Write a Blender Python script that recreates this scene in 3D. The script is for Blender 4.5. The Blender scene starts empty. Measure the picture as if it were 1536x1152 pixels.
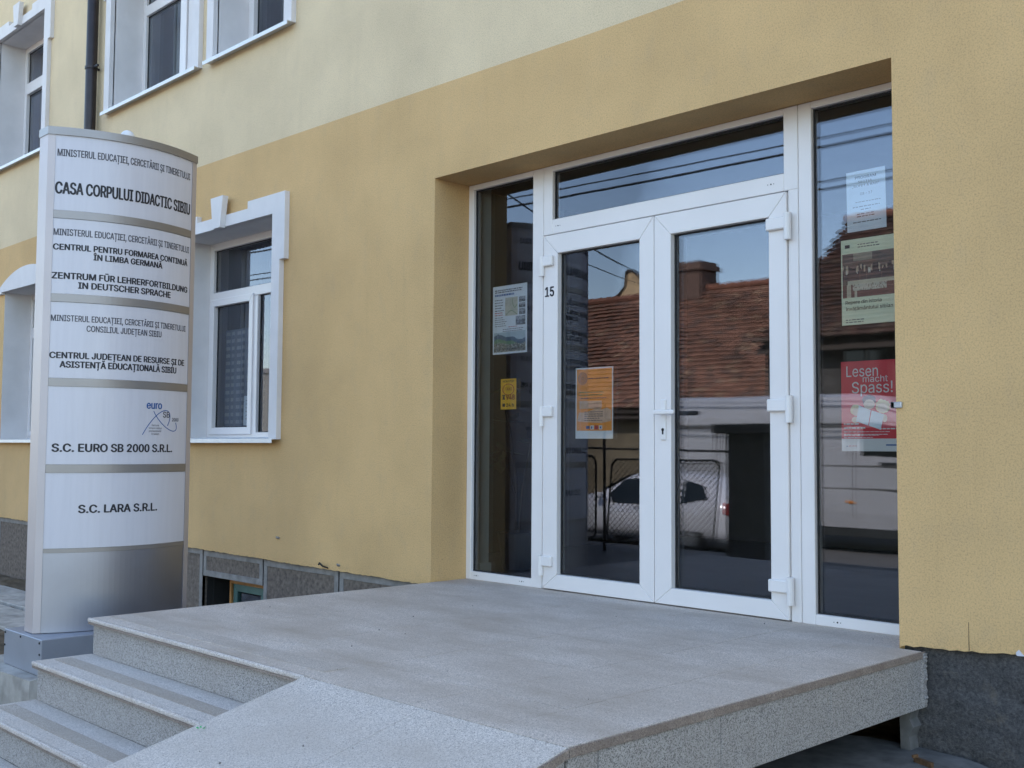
import bpy, bmesh, math, random
import numpy as np
from mathutils.geometry import delaunay_2d_cdt
from mathutils import Vector, Matrix, Euler
random.seed(7)
R = math.radians
scene = bpy.context.scene
COL = scene.collection

# ------------------------------------------------------------------ camera
cam_d = bpy.data.cameras.new('camera'); cam = bpy.data.objects.new('camera', cam_d); COL.objects.link(cam)
cam_d.sensor_width = 36; cam_d.lens = 38.62; cam_d.clip_start = .05; cam_d.clip_end = 2000
cam_d.dof.use_dof = True; cam_d.dof.focus_distance = 5.6; cam_d.dof.aperture_fstop = 14.0
cam.matrix_world = (Matrix.Translation((2.1657, -4.3542, .8112)) @ Matrix.Rotation(R(45.73749), 4, 'Z')
                    @ Matrix.Rotation(R(93.38283), 4, 'X') @ Matrix.Rotation(R(.36815), 4, 'Z'))
scene.camera = cam
# ------------------------------------------------------------------ light
SUN_EL, SUN_AZ = 44.0, 12.0           # the sun stands behind the building (+y), the facade is in its own shade
world = bpy.data.worlds.new('World'); scene.world = world; world.use_nodes = True
wn = world.node_tree
sky = wn.nodes.new('ShaderNodeTexSky'); sky.sky_type = 'NISHITA'; sky.sun_disc = False
sky.sun_elevation = R(SUN_EL); sky.sun_rotation = R(SUN_AZ)
sky.air_density = 1.0; sky.dust_density = .6; sky.ozone_density = 1.2
bg = wn.nodes['Background']; bg.inputs['Strength'].default_value = .15
wb = wn.nodes.new('ShaderNodeMix'); wb.data_type = 'RGBA'; wb.blend_type = 'MULTIPLY'; wb.inputs[0].default_value = 1; wb.inputs[7].default_value = (1.07, 1.0, .91, 1)   # sky tinted warmer as a white balance
wn.links.new(sky.outputs[0], wb.inputs[6]); wn.links.new(wb.outputs[2], bg.inputs[0])
sun_d = bpy.data.lights.new('sun', 'SUN'); sun_d.energy = 2.6; sun_d.angle = R(.5); sun_d.color = (1, .95, .87)
sun = bpy.data.objects.new('sun', sun_d); COL.objects.link(sun)
sdir = Vector((math.sin(R(SUN_AZ)) * math.cos(R(SUN_EL)), math.cos(R(SUN_AZ)) * math.cos(R(SUN_EL)), math.sin(R(SUN_EL))))
sun.rotation_euler = sdir.to_track_quat('Z', 'Y').to_euler()
scene.view_settings.view_transform = 'Standard'; scene.view_settings.look = 'None'
scene.view_settings.exposure = 2.1; scene.view_settings.gamma = 1
scene.render.engine = 'CYCLES'
try:
    scene.cycles.max_bounces = 10; scene.cycles.transparent_max_bounces = 16; scene.cycles.diffuse_bounces = 5
    scene.cycles.caustics_reflective = False; scene.cycles.caustics_refractive = False
except Exception: pass

# ------------------------------------------------------------------ materials
class NT:
    def __init__(s, name):
        s.m = bpy.data.materials.new(name); s.m.use_nodes = True; s.t = s.m.node_tree
        s.p = s.t.nodes['Principled BSDF']; s.out = s.t.nodes['Material Output']; s.co = None
    def n(s, kind, **kw):
        nd = s.t.nodes.new(kind)
        for k, v in kw.items(): setattr(nd, k, v)
        return nd
    def l(s, a, b): s.t.links.new(a, b)
    def coord(s, scale=None):
        if s.co is None: s.co = s.n('ShaderNodeTexCoord').outputs['Object']
        if scale is None: return s.co
        mp = s.n('ShaderNodeMapping'); mp.inputs['Scale'].default_value = scale; s.l(s.co, mp.inputs[0]); return mp.outputs[0]
    def noise(s, scale, detail=4, rough=.55, co=None):
        nd = s.n('ShaderNodeTexNoise'); nd.inputs['Scale'].default_value = scale; nd.inputs['Detail'].default_value = detail
        nd.inputs['Roughness'].default_value = rough; s.l(co or s.coord(), nd.inputs['Vector']); return nd.outputs['Fac']
    def ramp(s, fac, stops):
        r = s.n('ShaderNodeValToRGB'); e = r.color_ramp.elements
        while len(e) < len(stops): e.new(.5)
        for el, (p, c) in zip(e, stops):
            el.position = p; el.color = (c, c, c, 1) if not isinstance(c, tuple) else (*c, 1)
        s.l(fac, r.inputs[0]); return r.outputs[0]
    def mix(s, a, b, fac, mode='MIX'):
        m = s.n('ShaderNodeMix', data_type='RGBA', blend_type=mode)
        for sock, v in ((m.inputs[0], fac), (m.inputs[6], a), (m.inputs[7], b)):
            if isinstance(v, (int, float)): sock.default_value = v
            elif isinstance(v, tuple): sock.default_value = (*v, 1)
            else: s.l(v, sock)
        return m.outputs[2]
    def base(s, v):
        if isinstance(v, tuple): s.p.inputs['Base Color'].default_value = (*v, 1)
        else: s.l(v, s.p.inputs['Base Color'])
    def bump(s, h, strength, dist=.01):
        b = s.n('ShaderNodeBump'); b.inputs['Strength'].default_value = strength; b.inputs['Distance'].default_value = dist
        s.l(h, b.inputs['Height']); s.l(b.outputs[0], s.p.inputs['Normal'])
    def set(s, **kw):
        for k, v in kw.items(): s.p.inputs[k.replace('_', ' ')].default_value = v

def simple(name, c, rough=.5, metal=0, var=.06, nscale=12, bump=0, bscale=80, spec=.5):
    s = NT(name)
    f = s.noise(nscale, 5)
    lo = tuple(x * (1 - var) for x in c); hi = tuple(min(1, x * (1 + var)) for x in c)
    s.base(s.mix(lo, hi, s.ramp(f, [(.3, 0.), (.7, 1.)])))
    s.set(Roughness=rough, Metallic=metal, Specular_IOR_Level=spec)
    if bump: s.bump(s.noise(bscale, 4), bump, .004)
    return s.m

def plaster(name, c, stain):
    s = NT(name)
    big = s.noise(1.3, 6, .6); mid = s.noise(9, 5, .6, s.coord((1, 1, .6))); fine = s.noise(140, 3, .7)
    run = s.noise(3.0, 5, .65, s.coord((3.2, 1, .25)))
    col = s.mix(c, tuple(x * .86 for x in c), s.ramp(big, [(.38, 0.), (.68, 1.)]))
    col = s.mix(col, stain, s.ramp(mid, [(.52, 0.), (.8, .35)]))
    col = s.mix(col, tuple(x * .8 for x in c), s.ramp(run, [(.55, 0.), (.78, .35)]))
    spots = s.ramp(s.noise(26, 4, .75), [(.66, 0.), (.74, .5)])
    col = s.mix(col, tuple(x * .55 for x in stain), spots)
    pit = s.ramp(fine, [(.34, .68), (.52, 1.)])
    col = s.mix(col, pit, .75, 'MULTIPLY')
    col = s.mix(col, s.ramp(s.noise(110, 5, .85), [(.36, .78), (.5, 1.), (.66, 1.06)]), .5, 'MULTIPLY')
    s.base(col); s.set(Roughness=.93, Specular_IOR_Level=.15)
    s.bump(s.noise(300, 5, .8), .55, .004)
    return s.m

def granite(name, base, dark, stain, stain_amt=.5, dirt_scale=1.6, rough=.7):
    s = NT(name)
    v = s.n('ShaderNodeTexVoronoi'); v.inputs['Scale'].default_value = 330; s.l(s.coord(), v.inputs['Vector'])
    sep = s.n('ShaderNodeSeparateColor'); s.l(v.outputs['Color'], sep.inputs[0])
    col = s.mix(base, dark, s.ramp(sep.outputs[0], [(.62, 0.), (.8, 1.)]))
    col = s.mix(col, tuple(min(1, x * 1.45) for x in base), s.ramp(sep.outputs[1], [(.66, 0.), (.86, .8)]))
    fl = s.noise(150, 3, .7)
    col = s.mix(col, dark, s.ramp(fl, [(.58, 0.), (.7, .6)]))
    d = s.noise(dirt_scale, 7, .62, s.coord((1, 2.2, 1)))
    col = s.mix(col, stain, s.ramp(d, [(.36, 0.), (.72, stain_amt)]))
    d2 = s.noise(7, 5, .7)
    col = s.mix(col, tuple(x * .6 for x in stain), s.ramp(d2, [(.66, 0.), (.8, .35)]))
    s.base(col); s.set(Roughness=rough, Specular_IOR_Level=.35)
    s.bump(s.noise(260, 3), .35, .003)
    return s.m

def glass(name, k=2.0, tint=(.86, .9, .88)):
    m = bpy.data.materials.new(name); m.use_nodes = True; t = m.node_tree; t.nodes.clear()
    o = t.nodes.new('ShaderNodeOutputMaterial'); mx = t.nodes.new('ShaderNodeMixShader')
    fr = t.nodes.new('ShaderNodeFresnel'); fr.inputs[0].default_value = 1.52
    mu = t.nodes.new('ShaderNodeMath'); mu.operation = 'MULTIPLY'; mu.use_clamp = True; mu.inputs[1].default_value = k
    tr = t.nodes.new('ShaderNodeBsdfTransparent'); tr.inputs[0].default_value = (*tint, 1)
    gl = t.nodes.new('ShaderNodeBsdfGlossy'); gl.inputs['Roughness'].default_value = 0; gl.inputs['Color'].default_value = (.80, .85, 1, 1)
    geo = t.nodes.new('ShaderNodeTexCoord'); nz = t.nodes.new('ShaderNodeTexNoise'); nz.inputs['Scale'].default_value = 2.2; nz.inputs['Detail'].default_value = 1
    bp = t.nodes.new('ShaderNodeBump'); bp.inputs['Strength'].default_value = .010; bp.inputs['Distance'].default_value = .02
    t.links.new(geo.outputs['Object'], nz.inputs['Vector']); t.links.new(nz.outputs[0], bp.inputs['Height']); t.links.new(bp.outputs[0], gl.inputs['Normal'])
    t.links.new(fr.outputs[0], mu.inputs[0]); t.links.new(mu.outputs[0], mx.inputs[0])
    t.links.new(tr.outputs[0], mx.inputs[1]); t.links.new(gl.outputs[0], mx.inputs[2]); t.links.new(mx.outputs[0], o.inputs[0])
    return m

def attr_mat(name, rough=.8, bump=0, bscale=60):
    s = NT(name); a = s.n('ShaderNodeAttribute'); a.attribute_name = 'col'
    s.base(s.mix(a.outputs['Color'], s.ramp(s.noise(30, 4), [(.3, .75), (.7, 1.1)]), .5, 'MULTIPLY'))
    s.set(Roughness=rough)
    if bump: s.bump(s.noise(bscale, 4), bump, .01)
    return s.m

M = {}
M['yellow'] = plaster('ochre_plaster', (.68, .45, .215), (.50, .36, .21))
M['cream'] = plaster('cream_plaster', (.755, .605, .395), (.62, .49, .34))
M['white_paint'] = simple('white_painted_trim', (.68, .655, .65), .7, var=.05, nscale=5, bump=.12, bscale=120, spec=.2)
M['pvc'] = simple('white_pvc', (.74, .705, .69), .34, var=.025, nscale=3)
M['pvc_in'] = simple('white_plastic_fitting', (.74, .71, .695), .36, var=.03, nscale=8)
M['gasket'] = simple('black_rubber', (.015, .015, .017), .6)
M['gap'] = simple('dark_gap', (.02, .02, .02), .9)
M['glass'] = glass('pane_glass', 1.7, (.955, .965, .96))
M['glass_up'] = glass('upper_pane_glass', 2.0, (.9, .93, .92))
M['granite'] = granite('granite_landing', (.575, .50, .44), (.33, .29, .26), (.385, .315, .255), .9)
M['granite_ramp'] = granite('granite_flamed', (.55, .495, .45), (.31, .28, .26), (.43, .365, .31), .7)
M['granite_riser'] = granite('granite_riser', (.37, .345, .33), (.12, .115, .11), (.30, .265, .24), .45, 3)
M['granite_strip'] = granite('granite_worn_strip', (.40, .345, .295), (.27, .235, .20), (.32, .265, .215), .6, 2.5)
M['granite_strip_top'] = granite('granite_worn_landing', (.50, .435, .38), (.31, .27, .235), (.37, .305, .25), .8, 2.5)
M['granite_edge'] = granite('granite_edge', (.29, .235, .20), (.15, .12, .10), (.17, .13, .11), .8, 5)
M['nosing'] = granite('granite_nosing', (.56, .51, .47), (.32, .27, .24), (.44, .35, .29), .5, 6)
M['joint'] = simple('joint_mortar', (.16, .15, .14), .9, var=.3, nscale=10)
M['alu'] = simple('brushed_aluminium', (.50, .455, .46), .5, .4, .04, 3)
M['alu_dark'] = simple('bronze_grey_profile', (.30, .285, .285), .42, .7, .05, 4)
M['alu_low'] = simple('grey_aluminium_sheet', (.36, .37, .43), .42, 1.0, .06, 3)
M['box_metal'] = simple('blue_grey_metal', (.30, .32, .37), .42, .3, .06, 6)
s_ = NT('white_sign_panel')
s_.base(s_.mix((.60, .59, .645), (.565, .555, .61), s_.ramp(s_.noise(7, 5, .6, s_.coord((1, 4, .3))), [(.4, 0.), (.75, 1.)])))
s_.set(Roughness=.28); M['panel'] = s_.m
M['ink'] = simple('black_lettering', (.018, .018, .026), .5)
M['ink_grey'] = simple('grey_lettering', (.075, .075, .095), .5)
M['ink_blue'] = simple('blue_lettering', (.02, .10, .33), .5)
M['ink_red'] = simple('red_print', (.45, .03, .03), .5)
M['plinth'] = simple('rough_concrete_block', (.165, .135, .112), .95, var=.4, nscale=30, bump=.9, bscale=60, spec=.2)
M['plinth_border'] = simple('smooth_cement_border', (.25, .235, .22), .9, var=.25, nscale=14, bump=.3, spec=.2)
s_ = NT('dark_roughcast')
c_ = s_.mix((.055, .053, .055), (.16, .152, .15), s_.ramp(s_.noise(70, 6, .8), [(.36, 0.), (.66, 1.)]))
c_ = s_.mix(c_, (.21, .175, .14), s_.ramp(s_.noise(9, 5, .7), [(.58, 0.), (.72, .5)]))
s_.base(c_); s_.set(Roughness=.95, Specular_IOR_Level=.2); s_.bump(s_.noise(70, 6, .8), .8, .02); M['roughcast'] = s_.m
M['smooth_dark'] = simple('smooth_dark_cement', (.085, .082, .086), .9, var=.25, nscale=8, bump=.3, bscale=30, spec=.2)
M['concrete'] = simple('old_concrete', (.40, .37, .335), .92, var=.3, nscale=8, bump=.5, bscale=40, spec=.2)
M['concrete_dark'] = simple('damp_concrete', (.15, .145, .14), .9, var=.35, nscale=9, bump=.5, bscale=30, spec=.2)
M['soil'] = simple('bare_soil', (.13, .10, .07), .97, var=.45, nscale=9, bump=1, bscale=22, spec=.1)
M['yard'] = simple('forecourt_concrete', (.17, .155, .14), .93, var=.25, nscale=3, bump=.4, bscale=40, spec=.2)
M['asphalt'] = simple('asphalt', (.135, .125, .115), .92, var=.25, nscale=6, bump=.6, bscale=120, spec=.25)
M['scrap'] = simple('dark_splintered_wood', (.14, .075, .035), .8, var=.5, nscale=30)
M['wood'] = simple('orange_stained_wood', (.42, .20, .06), .6, var=.25, nscale=15)
M['teal'] = simple('teal_paint', (.07, .16, .15), .55, var=.2)
M['pipe'] = simple('dark_brown_pipe', (.028, .022, .024), .4, .3, .2)
M['zinc'] = simple('galvanised_sheet', (.42, .43, .45), .4, .6, .1)
M['sill'] = simple('white_sill_sheet', (.70, .71, .72), .4, .1, .05)
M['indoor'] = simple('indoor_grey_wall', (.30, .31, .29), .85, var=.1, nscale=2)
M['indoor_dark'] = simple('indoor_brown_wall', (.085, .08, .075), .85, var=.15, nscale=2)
M['inner_reveal'] = simple('indoor_pale_reveal', (.62, .68, .68), .8, var=.06, nscale=3)
M['floor_in'] = simple('indoor_tiles', (.14, .14, .14), .4, var=.15, nscale=3)
M['paper'] = simple('white_paper', (.78, .82, .88), .6, var=.02)
M['paper_bright'] = simple('bluish_notice_paper', (.70, .80, .90), .6, var=.02)
M['paper_cream'] = simple('pale_green_poster_paper', (.80, .86, .64), .6, var=.03)
M['orange'] = simple('orange_print', (.92, .33, .05), .55, var=.1, nscale=20)
M['orange_pale'] = simple('pale_orange_print', (.72, .47, .33), .55, var=.12, nscale=30)
M['yellow_print'] = simple('yellow_print', (.85, .46, .02), .5, var=.04)
M['red_print'] = simple('red_poster_print', (.66, .03, .05), .45, var=.03)
M['white_print'] = simple('white_print', (.72, .72, .74), .5, var=.02)
M['beige_print'] = simple('beige_map_print', (.55, .52, .42), .6, var=.15, nscale=40)
M['hair_print'] = simple('yellow_cartoon_print', (.72, .62, .36), .5, var=.05)
M['skin_print'] = simple('cream_cartoon_print', (.72, .58, .46), .5, var=.05)
M['green_print'] = simple('green_line_print', (.13, .26, .12), .5)
M['picture'] = attr_mat('printed_picture', .55)
M['tile'] = attr_mat('clay_roof_tiles', .9, .5, 50)
M['ridge'] = simple('clay_ridge_tiles', (.24, .10, .06), .9, var=.3, nscale=8)
M['house'] = simple('old_beige_render', (.20, .155, .095), .95, var=.3, nscale=3, bump=.5, bscale=30)
M['house_dark'] = simple('grey_brown_render', (.085, .075, .065), .95, var=.3, nscale=3, bump=.5, bscale=30)
M['gable'] = simple('apricot_render', (.58, .40, .22), .95, var=.12, nscale=2)
M['timber_dark'] = simple('dark_eave_timber', (.05, .035, .025), .9)
M['brick_ch'] = simple('sooty_brick', (.15, .09, .065), .95, var=.4, nscale=20, bump=.8)
M['pillar'] = simple('dark_pillar_render', (.075, .07, .065), .95, var=.3, nscale=6, bump=.6, bscale=30)
M['mesh'] = simple('dark_fence_wire', (.03, .022, .02), .7, .3)
M['van'] = simple('white_van_paint', (.44, .43, .43), .3, 0, .03, 2)
M['car'] = simple('silver_white_car_paint', (.74, .72, .73), .22, .1, .03, 2)
M['car_glass'] = simple('dark_car_glass', (.008, .012, .012), .05)
M['tyre'] = simple('tyre_rubber', (.02, .02, .02), .85)
M['rim'] = simple('alloy_rim', (.45, .45, .46), .35, .8)
M['amber'] = simple('amber_lens', (.75, .25, .02), .3)
M['lamp_red'] = simple('red_lens', (.45, .02, .02), .25)
M['leaf'] = simple('dark_green_leaf', (.03, .06, .025), .5, var=.3)
M['bark'] = simple('brown_stem', (.05, .04, .03), .8, var=.2)
M['green_bit'] = simple('bright_green_scrap', (.02, .42, .12), .5)
M['curtain'] = simple('dark_grey_curtain', (.16, .165, .18), .9, var=.15, nscale=6)
M['curtain_pale'] = simple('pale_net_curtain', (.5, .52, .56), .9, var=.1, nscale=6)
def tower_mat():
    s = NT('flat_block_facade'); br = s.n('ShaderNodeTexBrick'); br.offset = 0
    br.inputs['Scale'].default_value = 1; br.inputs['Brick Width'].default_value = 2.6; br.inputs['Row Height'].default_value = 2.8
    br.inputs['Mortar Size'].default_value = .75; br.inputs['Mortar Smooth'].default_value = 0
    br.inputs['Color1'].default_value = (.05, .055, .065, 1); br.inputs['Color2'].default_value = (.12, .12, .13, 1); br.inputs['Mortar'].default_value = (.42, .39, .33, 1)
    sx = s.n('ShaderNodeSeparateXYZ'); s.l(s.coord(), sx.inputs[0]); cb = s.n('ShaderNodeCombineXYZ')
    ad = s.n('ShaderNodeMath', operation='ADD'); s.l(sx.outputs[0], ad.inputs[0]); s.l(sx.outputs[1], ad.inputs[1])
    s.l(ad.outputs[0], cb.inputs[0]); s.l(sx.outputs[2], cb.inputs[1]); s.l(cb.outputs[0], br.inputs['Vector'])
    s.base(br.outputs['Color']); s.set(Roughness=.8); return s.m
M['tower'] = tower_mat()

# ------------------------------------------------------------------ helpers
def box(bm, x0, x1, y0, y1, z0, z1, bev=0, seg=1):
    vs = [bm.verts.new((x, y, z)) for x in (x0, x1) for y in (y0, y1) for z in (z0, z1)]
    a = vs
    fs = [bm.faces.new(q) for q in ((a[0], a[1], a[3], a[2]), (a[4], a[6], a[7], a[5]), (a[0], a[4], a[5], a[1]), (a[2], a[3], a[7], a[6]), (a[0], a[2], a[6], a[4]), (a[1], a[5], a[7], a[3]))]
    if bev:
        es = {e for f in fs for e in f.edges}
        bmesh.ops.bevel(bm, geom=list(es), offset=bev, segments=seg, affect='EDGES', profile=.5)
def prism(bm, pts, a, b, axis='y'):
    """polygon pts in the two other axes extruded along axis from a to b"""
    def mk(p, c):
        return (p[0], c, p[1]) if axis == 'y' else ((c, p[0], p[1]) if axis == 'x' else (p[0], p[1], c))
    A = [bm.verts.new(mk(p, a)) for p in pts]; B = [bm.verts.new(mk(p, b)) for p in pts]
    bm.faces.new(A); bm.faces.new(B[::-1]); n = len(pts)
    for i in range(n): bm.faces.new((A[i], B[i], B[(i + 1) % n], A[(i + 1) % n]))
def cyl(bm, p0, p1, r, r2=None, seg=12):
    p0 = Vector(p0); p1 = Vector(p1); d = p1 - p0; q = d.to_track_quat('Z', 'Y'); r2 = r if r2 is None else r2
    A = [bm.verts.new(p0 + q @ Vector((r * math.cos(t), r * math.sin(t), 0))) for t in [2 * math.pi * i / seg for i in range(seg)]]
    B = [bm.verts.new(p1 + q @ Vector((r2 * math.cos(t), r2 * math.sin(t), 0))) for t in [2 * math.pi * i / seg for i in range(seg)]]
    bm.faces.new(A[::-1]); bm.faces.new(B)
    for i in range(seg): bm.faces.new((A[i], A[(i + 1) % seg], B[(i + 1) % seg], B[i]))
def tube(bm, pts, r, seg=6):
    for a, b in zip(pts[:-1], pts[1:]): cyl(bm, a, b, r, seg=seg)
def quad(bm, *ps):
    return bm.faces.new([bm.verts.new(p) for p in ps])
def finish(name, bm, mat, parent=None, smooth=False, recalc=True):
    if recalc: bmesh.ops.recalc_face_normals(bm, faces=bm.faces[:])
    me = bpy.data.meshes.new(name); bm.to_mesh(me); bm.free()
    mats = mat if isinstance(mat, (list, tuple)) else [mat]
    for m in mats: me.materials.append(m)
    if smooth:
        for p in me.polygons: p.use_smooth = True
    o = bpy.data.objects.new(name, me); COL.objects.link(o)
    if parent is not None:
        o.parent = parent
        if parent.type == 'EMPTY': o.matrix_parent_inverse = Matrix.Translation(-parent.location)
    return o
def thing(name, label, cat, loc=(0, 0, 0), group=None):
    o = bpy.data.objects.new(name, None); o.empty_display_size = .2; COL.objects.link(o); o.location = loc
    return tag(o, label, cat, group)
def tag(o, label, cat, group=None, kind=None):
    o['label'] = label; o['category'] = cat
    if group: o['group'] = group
    if kind: o['kind'] = kind
    return o
def struct(name, bm, mat):
    o = finish(name, bm, mat); o['kind'] = 'structure'; return o
def B(name, parent, mat, *boxes, bev=0, smooth=False):
    bm = bmesh.new()
    for b in boxes: box(bm, *b, bev=bev)
    return finish(name, bm, mat, parent, smooth)
try:      # Blender's own bundled sans serif; the built-in font if it is missing
    FONT = bpy.data.fonts.load(bpy.utils.system_resource('DATAFILES', path='fonts') + '/Inter.woff2')
except Exception:
    FONT = None
def text_geo(s, bold=0.0):
    cu = bpy.data.curves.new('lettering', 'FONT'); cu.body = s; cu.size = 1; cu.resolution_u = 3; cu.fill_mode = 'NONE'
    if FONT: cu.font = FONT
    o = bpy.data.objects.new('lettering', cu); COL.objects.link(o)
    me = bpy.data.meshes.new_from_object(o.evaluated_get(bpy.context.evaluated_depsgraph_get()))
    vs = [Vector(v.co[:2]) for v in me.vertices]; es = [tuple(e.vertices) for e in me.edges]
    bpy.data.objects.remove(o); bpy.data.curves.remove(cu); bpy.data.meshes.remove(me)
    out = delaunay_2d_cdt(vs, es, [], 0, 1e-6); P = np.array([(v.x, v.y) for v in out[0]]); T = np.array([t[:3] for t in out[2]])
    c = P[T].mean(axis=1); A = np.array([vs[a] for a, b in es]); Bp = np.array([vs[b] for a, b in es])
    up = (A[None, :, 1] > c[:, None, 1]) != (Bp[None, :, 1] > c[:, None, 1])
    dy = Bp[:, 1] - A[:, 1]; dy[dy == 0] = 1e-12
    xi = A[None, :, 0] + (c[:, None, 1] - A[None, :, 1]) * ((Bp[:, 0] - A[:, 0]) / dy)[None, :]
    T = T[((up & (xi > c[:, None, 0])).sum(axis=1) % 2) == 1]
    x0 = P[:, 0].min(); x1 = P[:, 0].max()
    return [((x - x0) / (x1 - x0), y) for x, y in P], [tuple(int(k) for k in t) for t in T], x1 - x0
_v = text_geo('H')[0]; CAP = max(v[1] for v in _v) - min(v[1] for v in _v)   # cap height of the font at size 1
def text_to(bm, s, fn, u0, u1, v0, cap, bold=0.0):
    """lay text between u0 and u1 with baseline v0 and cap height cap; fn(u, v) -> 3D point"""
    vs, fs, w = text_geo(s, 0)
    d = bold * cap * 1.6
    for dx, dy in (((-d, 0), (d, 0), (0, d * .5), (0, -d * .5)) if bold > 0 else ((0, 0),)):     # heavier strokes: shifted copies
        V = [bm.verts.new(fn(u0 + d + (u1 - u0 - 2 * d) * x + dx, v0 + cap * y / CAP + dy)) for x, y in vs]
        for f in fs:
            try: bm.faces.new([V[i] for i in f])
            except ValueError: pass

# ------------------------------------------------------------------ dimensions (metres, wall face is y = 0, landing is z = 0)
XL, D, ZT, GY = -3.0, .284, 2.487, .31
WT = .455
GZ = -.62
def zc(x):                # the line between the two plaster colours is not quite level
    pts = [(-16, 2.94), (-9.4, 2.99), (-6, 3.10), (-3.35, 3.075), (-1.7, 3.055), (9, 3.06)]
    for (a, za), (b, zb) in zip(pts[:-1], pts[1:]):
        if a <= x <= b: return za + (zb - za) * (x - a) / (b - a)
    return 3.06
def zb(x):                # lower edge of the ochre plaster
    pts = [(-16, .08), (-10, .045), (-6, .005), (-3, -.022), (0, .008), (.5, .04), (9, .05)]
    for (a, za), (b, z2) in zip(pts[:-1], pts[1:]):
        if a <= x <= b: return za + (z2 - za) * (x - a) / (b - a)
    return 0

# ------------------------------------------------------------------ ground, road
bm = bmesh.new()
N = 40
box(bm, -400, 400, -400, 400, -1.6, -1.2); struct('ground', bm, M['soil'])
bm = bmesh.new(); box(bm, -30, 14, -7.6, .5, -1.3, GZ); struct('forecourt', bm, M['yard'])
bm = bmesh.new(); box(bm, -60, 40, -9.0, -7.6, -1.3, -.74); struct('pavement', bm, M['yard'])
bm = bmesh.new(); box(bm, -60, 40, -9.15, -9.0, -1.3, -.75, .02); struct('kerb', bm, M['concrete'])
bm = bmesh.new(); box(bm, -90, 60, -15.2, -9.15, -1.3, -.88); struct('road', bm, M['asphalt'])
bm = bmesh.new(); box(bm, -90, 60, -16.4, -15.2, -1.25, -.76); struct('opposite_pavement', bm, M['yard'])
# bare soil strip left of the steps
bm = bmesh.new()
gx = [-15 + .15 * i for i in range(76)]; gy = [-3.2 + .15 * i for i in range(23)]
rs = random.Random(3)
V = [[bm.verts.new((x, y, GZ + .006 + rs.random() * .03 + (.05 * max(0, 1 - abs(y + .1) / .35) if x < -9.3 else 0))) for y in gy] for x in gx]
for i in range(len(gx) - 1):
    for j in range(len(gy) - 1): bm.faces.new((V[i][j], V[i + 1][j], V[i + 1][j + 1], V[i][j + 1]))
struct('soil_bed', bm, M['soil'])
bm = bmesh.new()
for i in range(8):
    x = -12.4 + i * .81
    box(bm, x, x + .79, -.72 + rs.uniform(-.01, .01), -.30, GZ - .05, GZ + .055, .008)
    box(bm, x + .3, x + 1.09, -1.22, -.80 + rs.uniform(-.01, .01), GZ - .05, GZ + .05 + rs.uniform(0, .008), .008)
struct('paving_slabs', bm, M['concrete'])

# ------------------------------------------------------------------ the building
bld = thing('office_building', 'ochre and cream plastered office building with white trimmed windows and glazed entrance', 'building', (-3, 0, GZ))
LOW = [(XL, 0, -1, ZT), (-6.28, -4.80, .87, 2.53), (-10.25, -8.85, .87, 2.48)]
UP = [(-7.67, -6.08, 3.92, 5.37), (-5.74, -4.70, 3.92, 5.37), (-10.65, -9.28, 3.87, 5.37)]
ROOF_Z = 8.1
def wall_sheet(bm, xr, zlo, zhi, ops):
    xs = sorted({xr[0], xr[1], *[o[0] for o in ops], *[o[1] for o in ops], *[v for v in (-9.4, -6, -3.35, -1.7, .5) if xr[0] < v < xr[1]]})
    for a, b in zip(xs[:-1], xs[1:]):
        m = (a + b) / 2
        op = [o for o in ops if o[0] < m < o[1]]
        segs = [(None, None)]
        if op:
            o = op[0]; segs = ([(None, o[2])] if o[2] > -.5 else []) + [(o[3], None)]
        for lo, hi in segs:
            za, zb_ = (zlo(a), zlo(b)) if lo is None else (lo, lo)
            ha, hb = (zhi(a), zhi(b)) if hi is None else (hi, hi)
            quad(bm, (a, 0, za), (b, 0, zb_), (b, 0, hb), (a, 0, ha))
bm = bmesh.new()
wall_sheet(bm, (-16, 9), lambda x: zb(x) + .06, zc, LOW)
# ragged bottom edge and its underside
rs = random.Random(11)
for X0, X1 in ((-16, XL), (0, 9)):
    n = int((X1 - X0) / .03); prev = None
    for i in range(n + 1):
        x = X0 + (X1 - X0) * i / n; z = zb(x) + rs.uniform(-.004, .003) + (.012 if (X0 == 0 and x < .12 and x > .02) else 0) * rs.random()
        cur = (bm.verts.new((x, 0, zb(x) + .06)), bm.verts.new((x, .002, z)), bm.verts.new((x, .09, z)))
        if prev:
            bm.faces.new((prev[0], cur[0], cur[1], prev[1])); bm.faces.new((prev[1], cur[1], cur[2], prev[2]))
        prev = cur
# entrance recess: reveals and soffit
quad(bm, (XL, 0, zb(XL) + .06), (XL, D + .02, .06), (XL, D + .02, ZT), (XL, 0, ZT))
quad(bm, (XL, 0, zb(XL)), (XL, D + .02, -.02), (XL, D + .02, .06), (XL, 0, zb(XL) + .06))
quad(bm, (0, 0, -.02), (0, D + .08, -.02), (0, D + .08, ZT), (0, 0, ZT))
quad(bm, (XL, 0, ZT), (0, 0, ZT), (0, D + .08, ZT), (XL, D + .08, ZT))
bmesh.ops.remove_doubles(bm, verts=bm.verts, dist=.0005)
finish('lower_wall', bm, M['yellow'], bld, recalc=False)
bm = bmesh.new(); wall_sheet(bm, (-16, 9), zc, lambda x: ROOF_Z, UP); finish('upper_wall', bm, M['cream'], bld, recalc=False)
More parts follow.
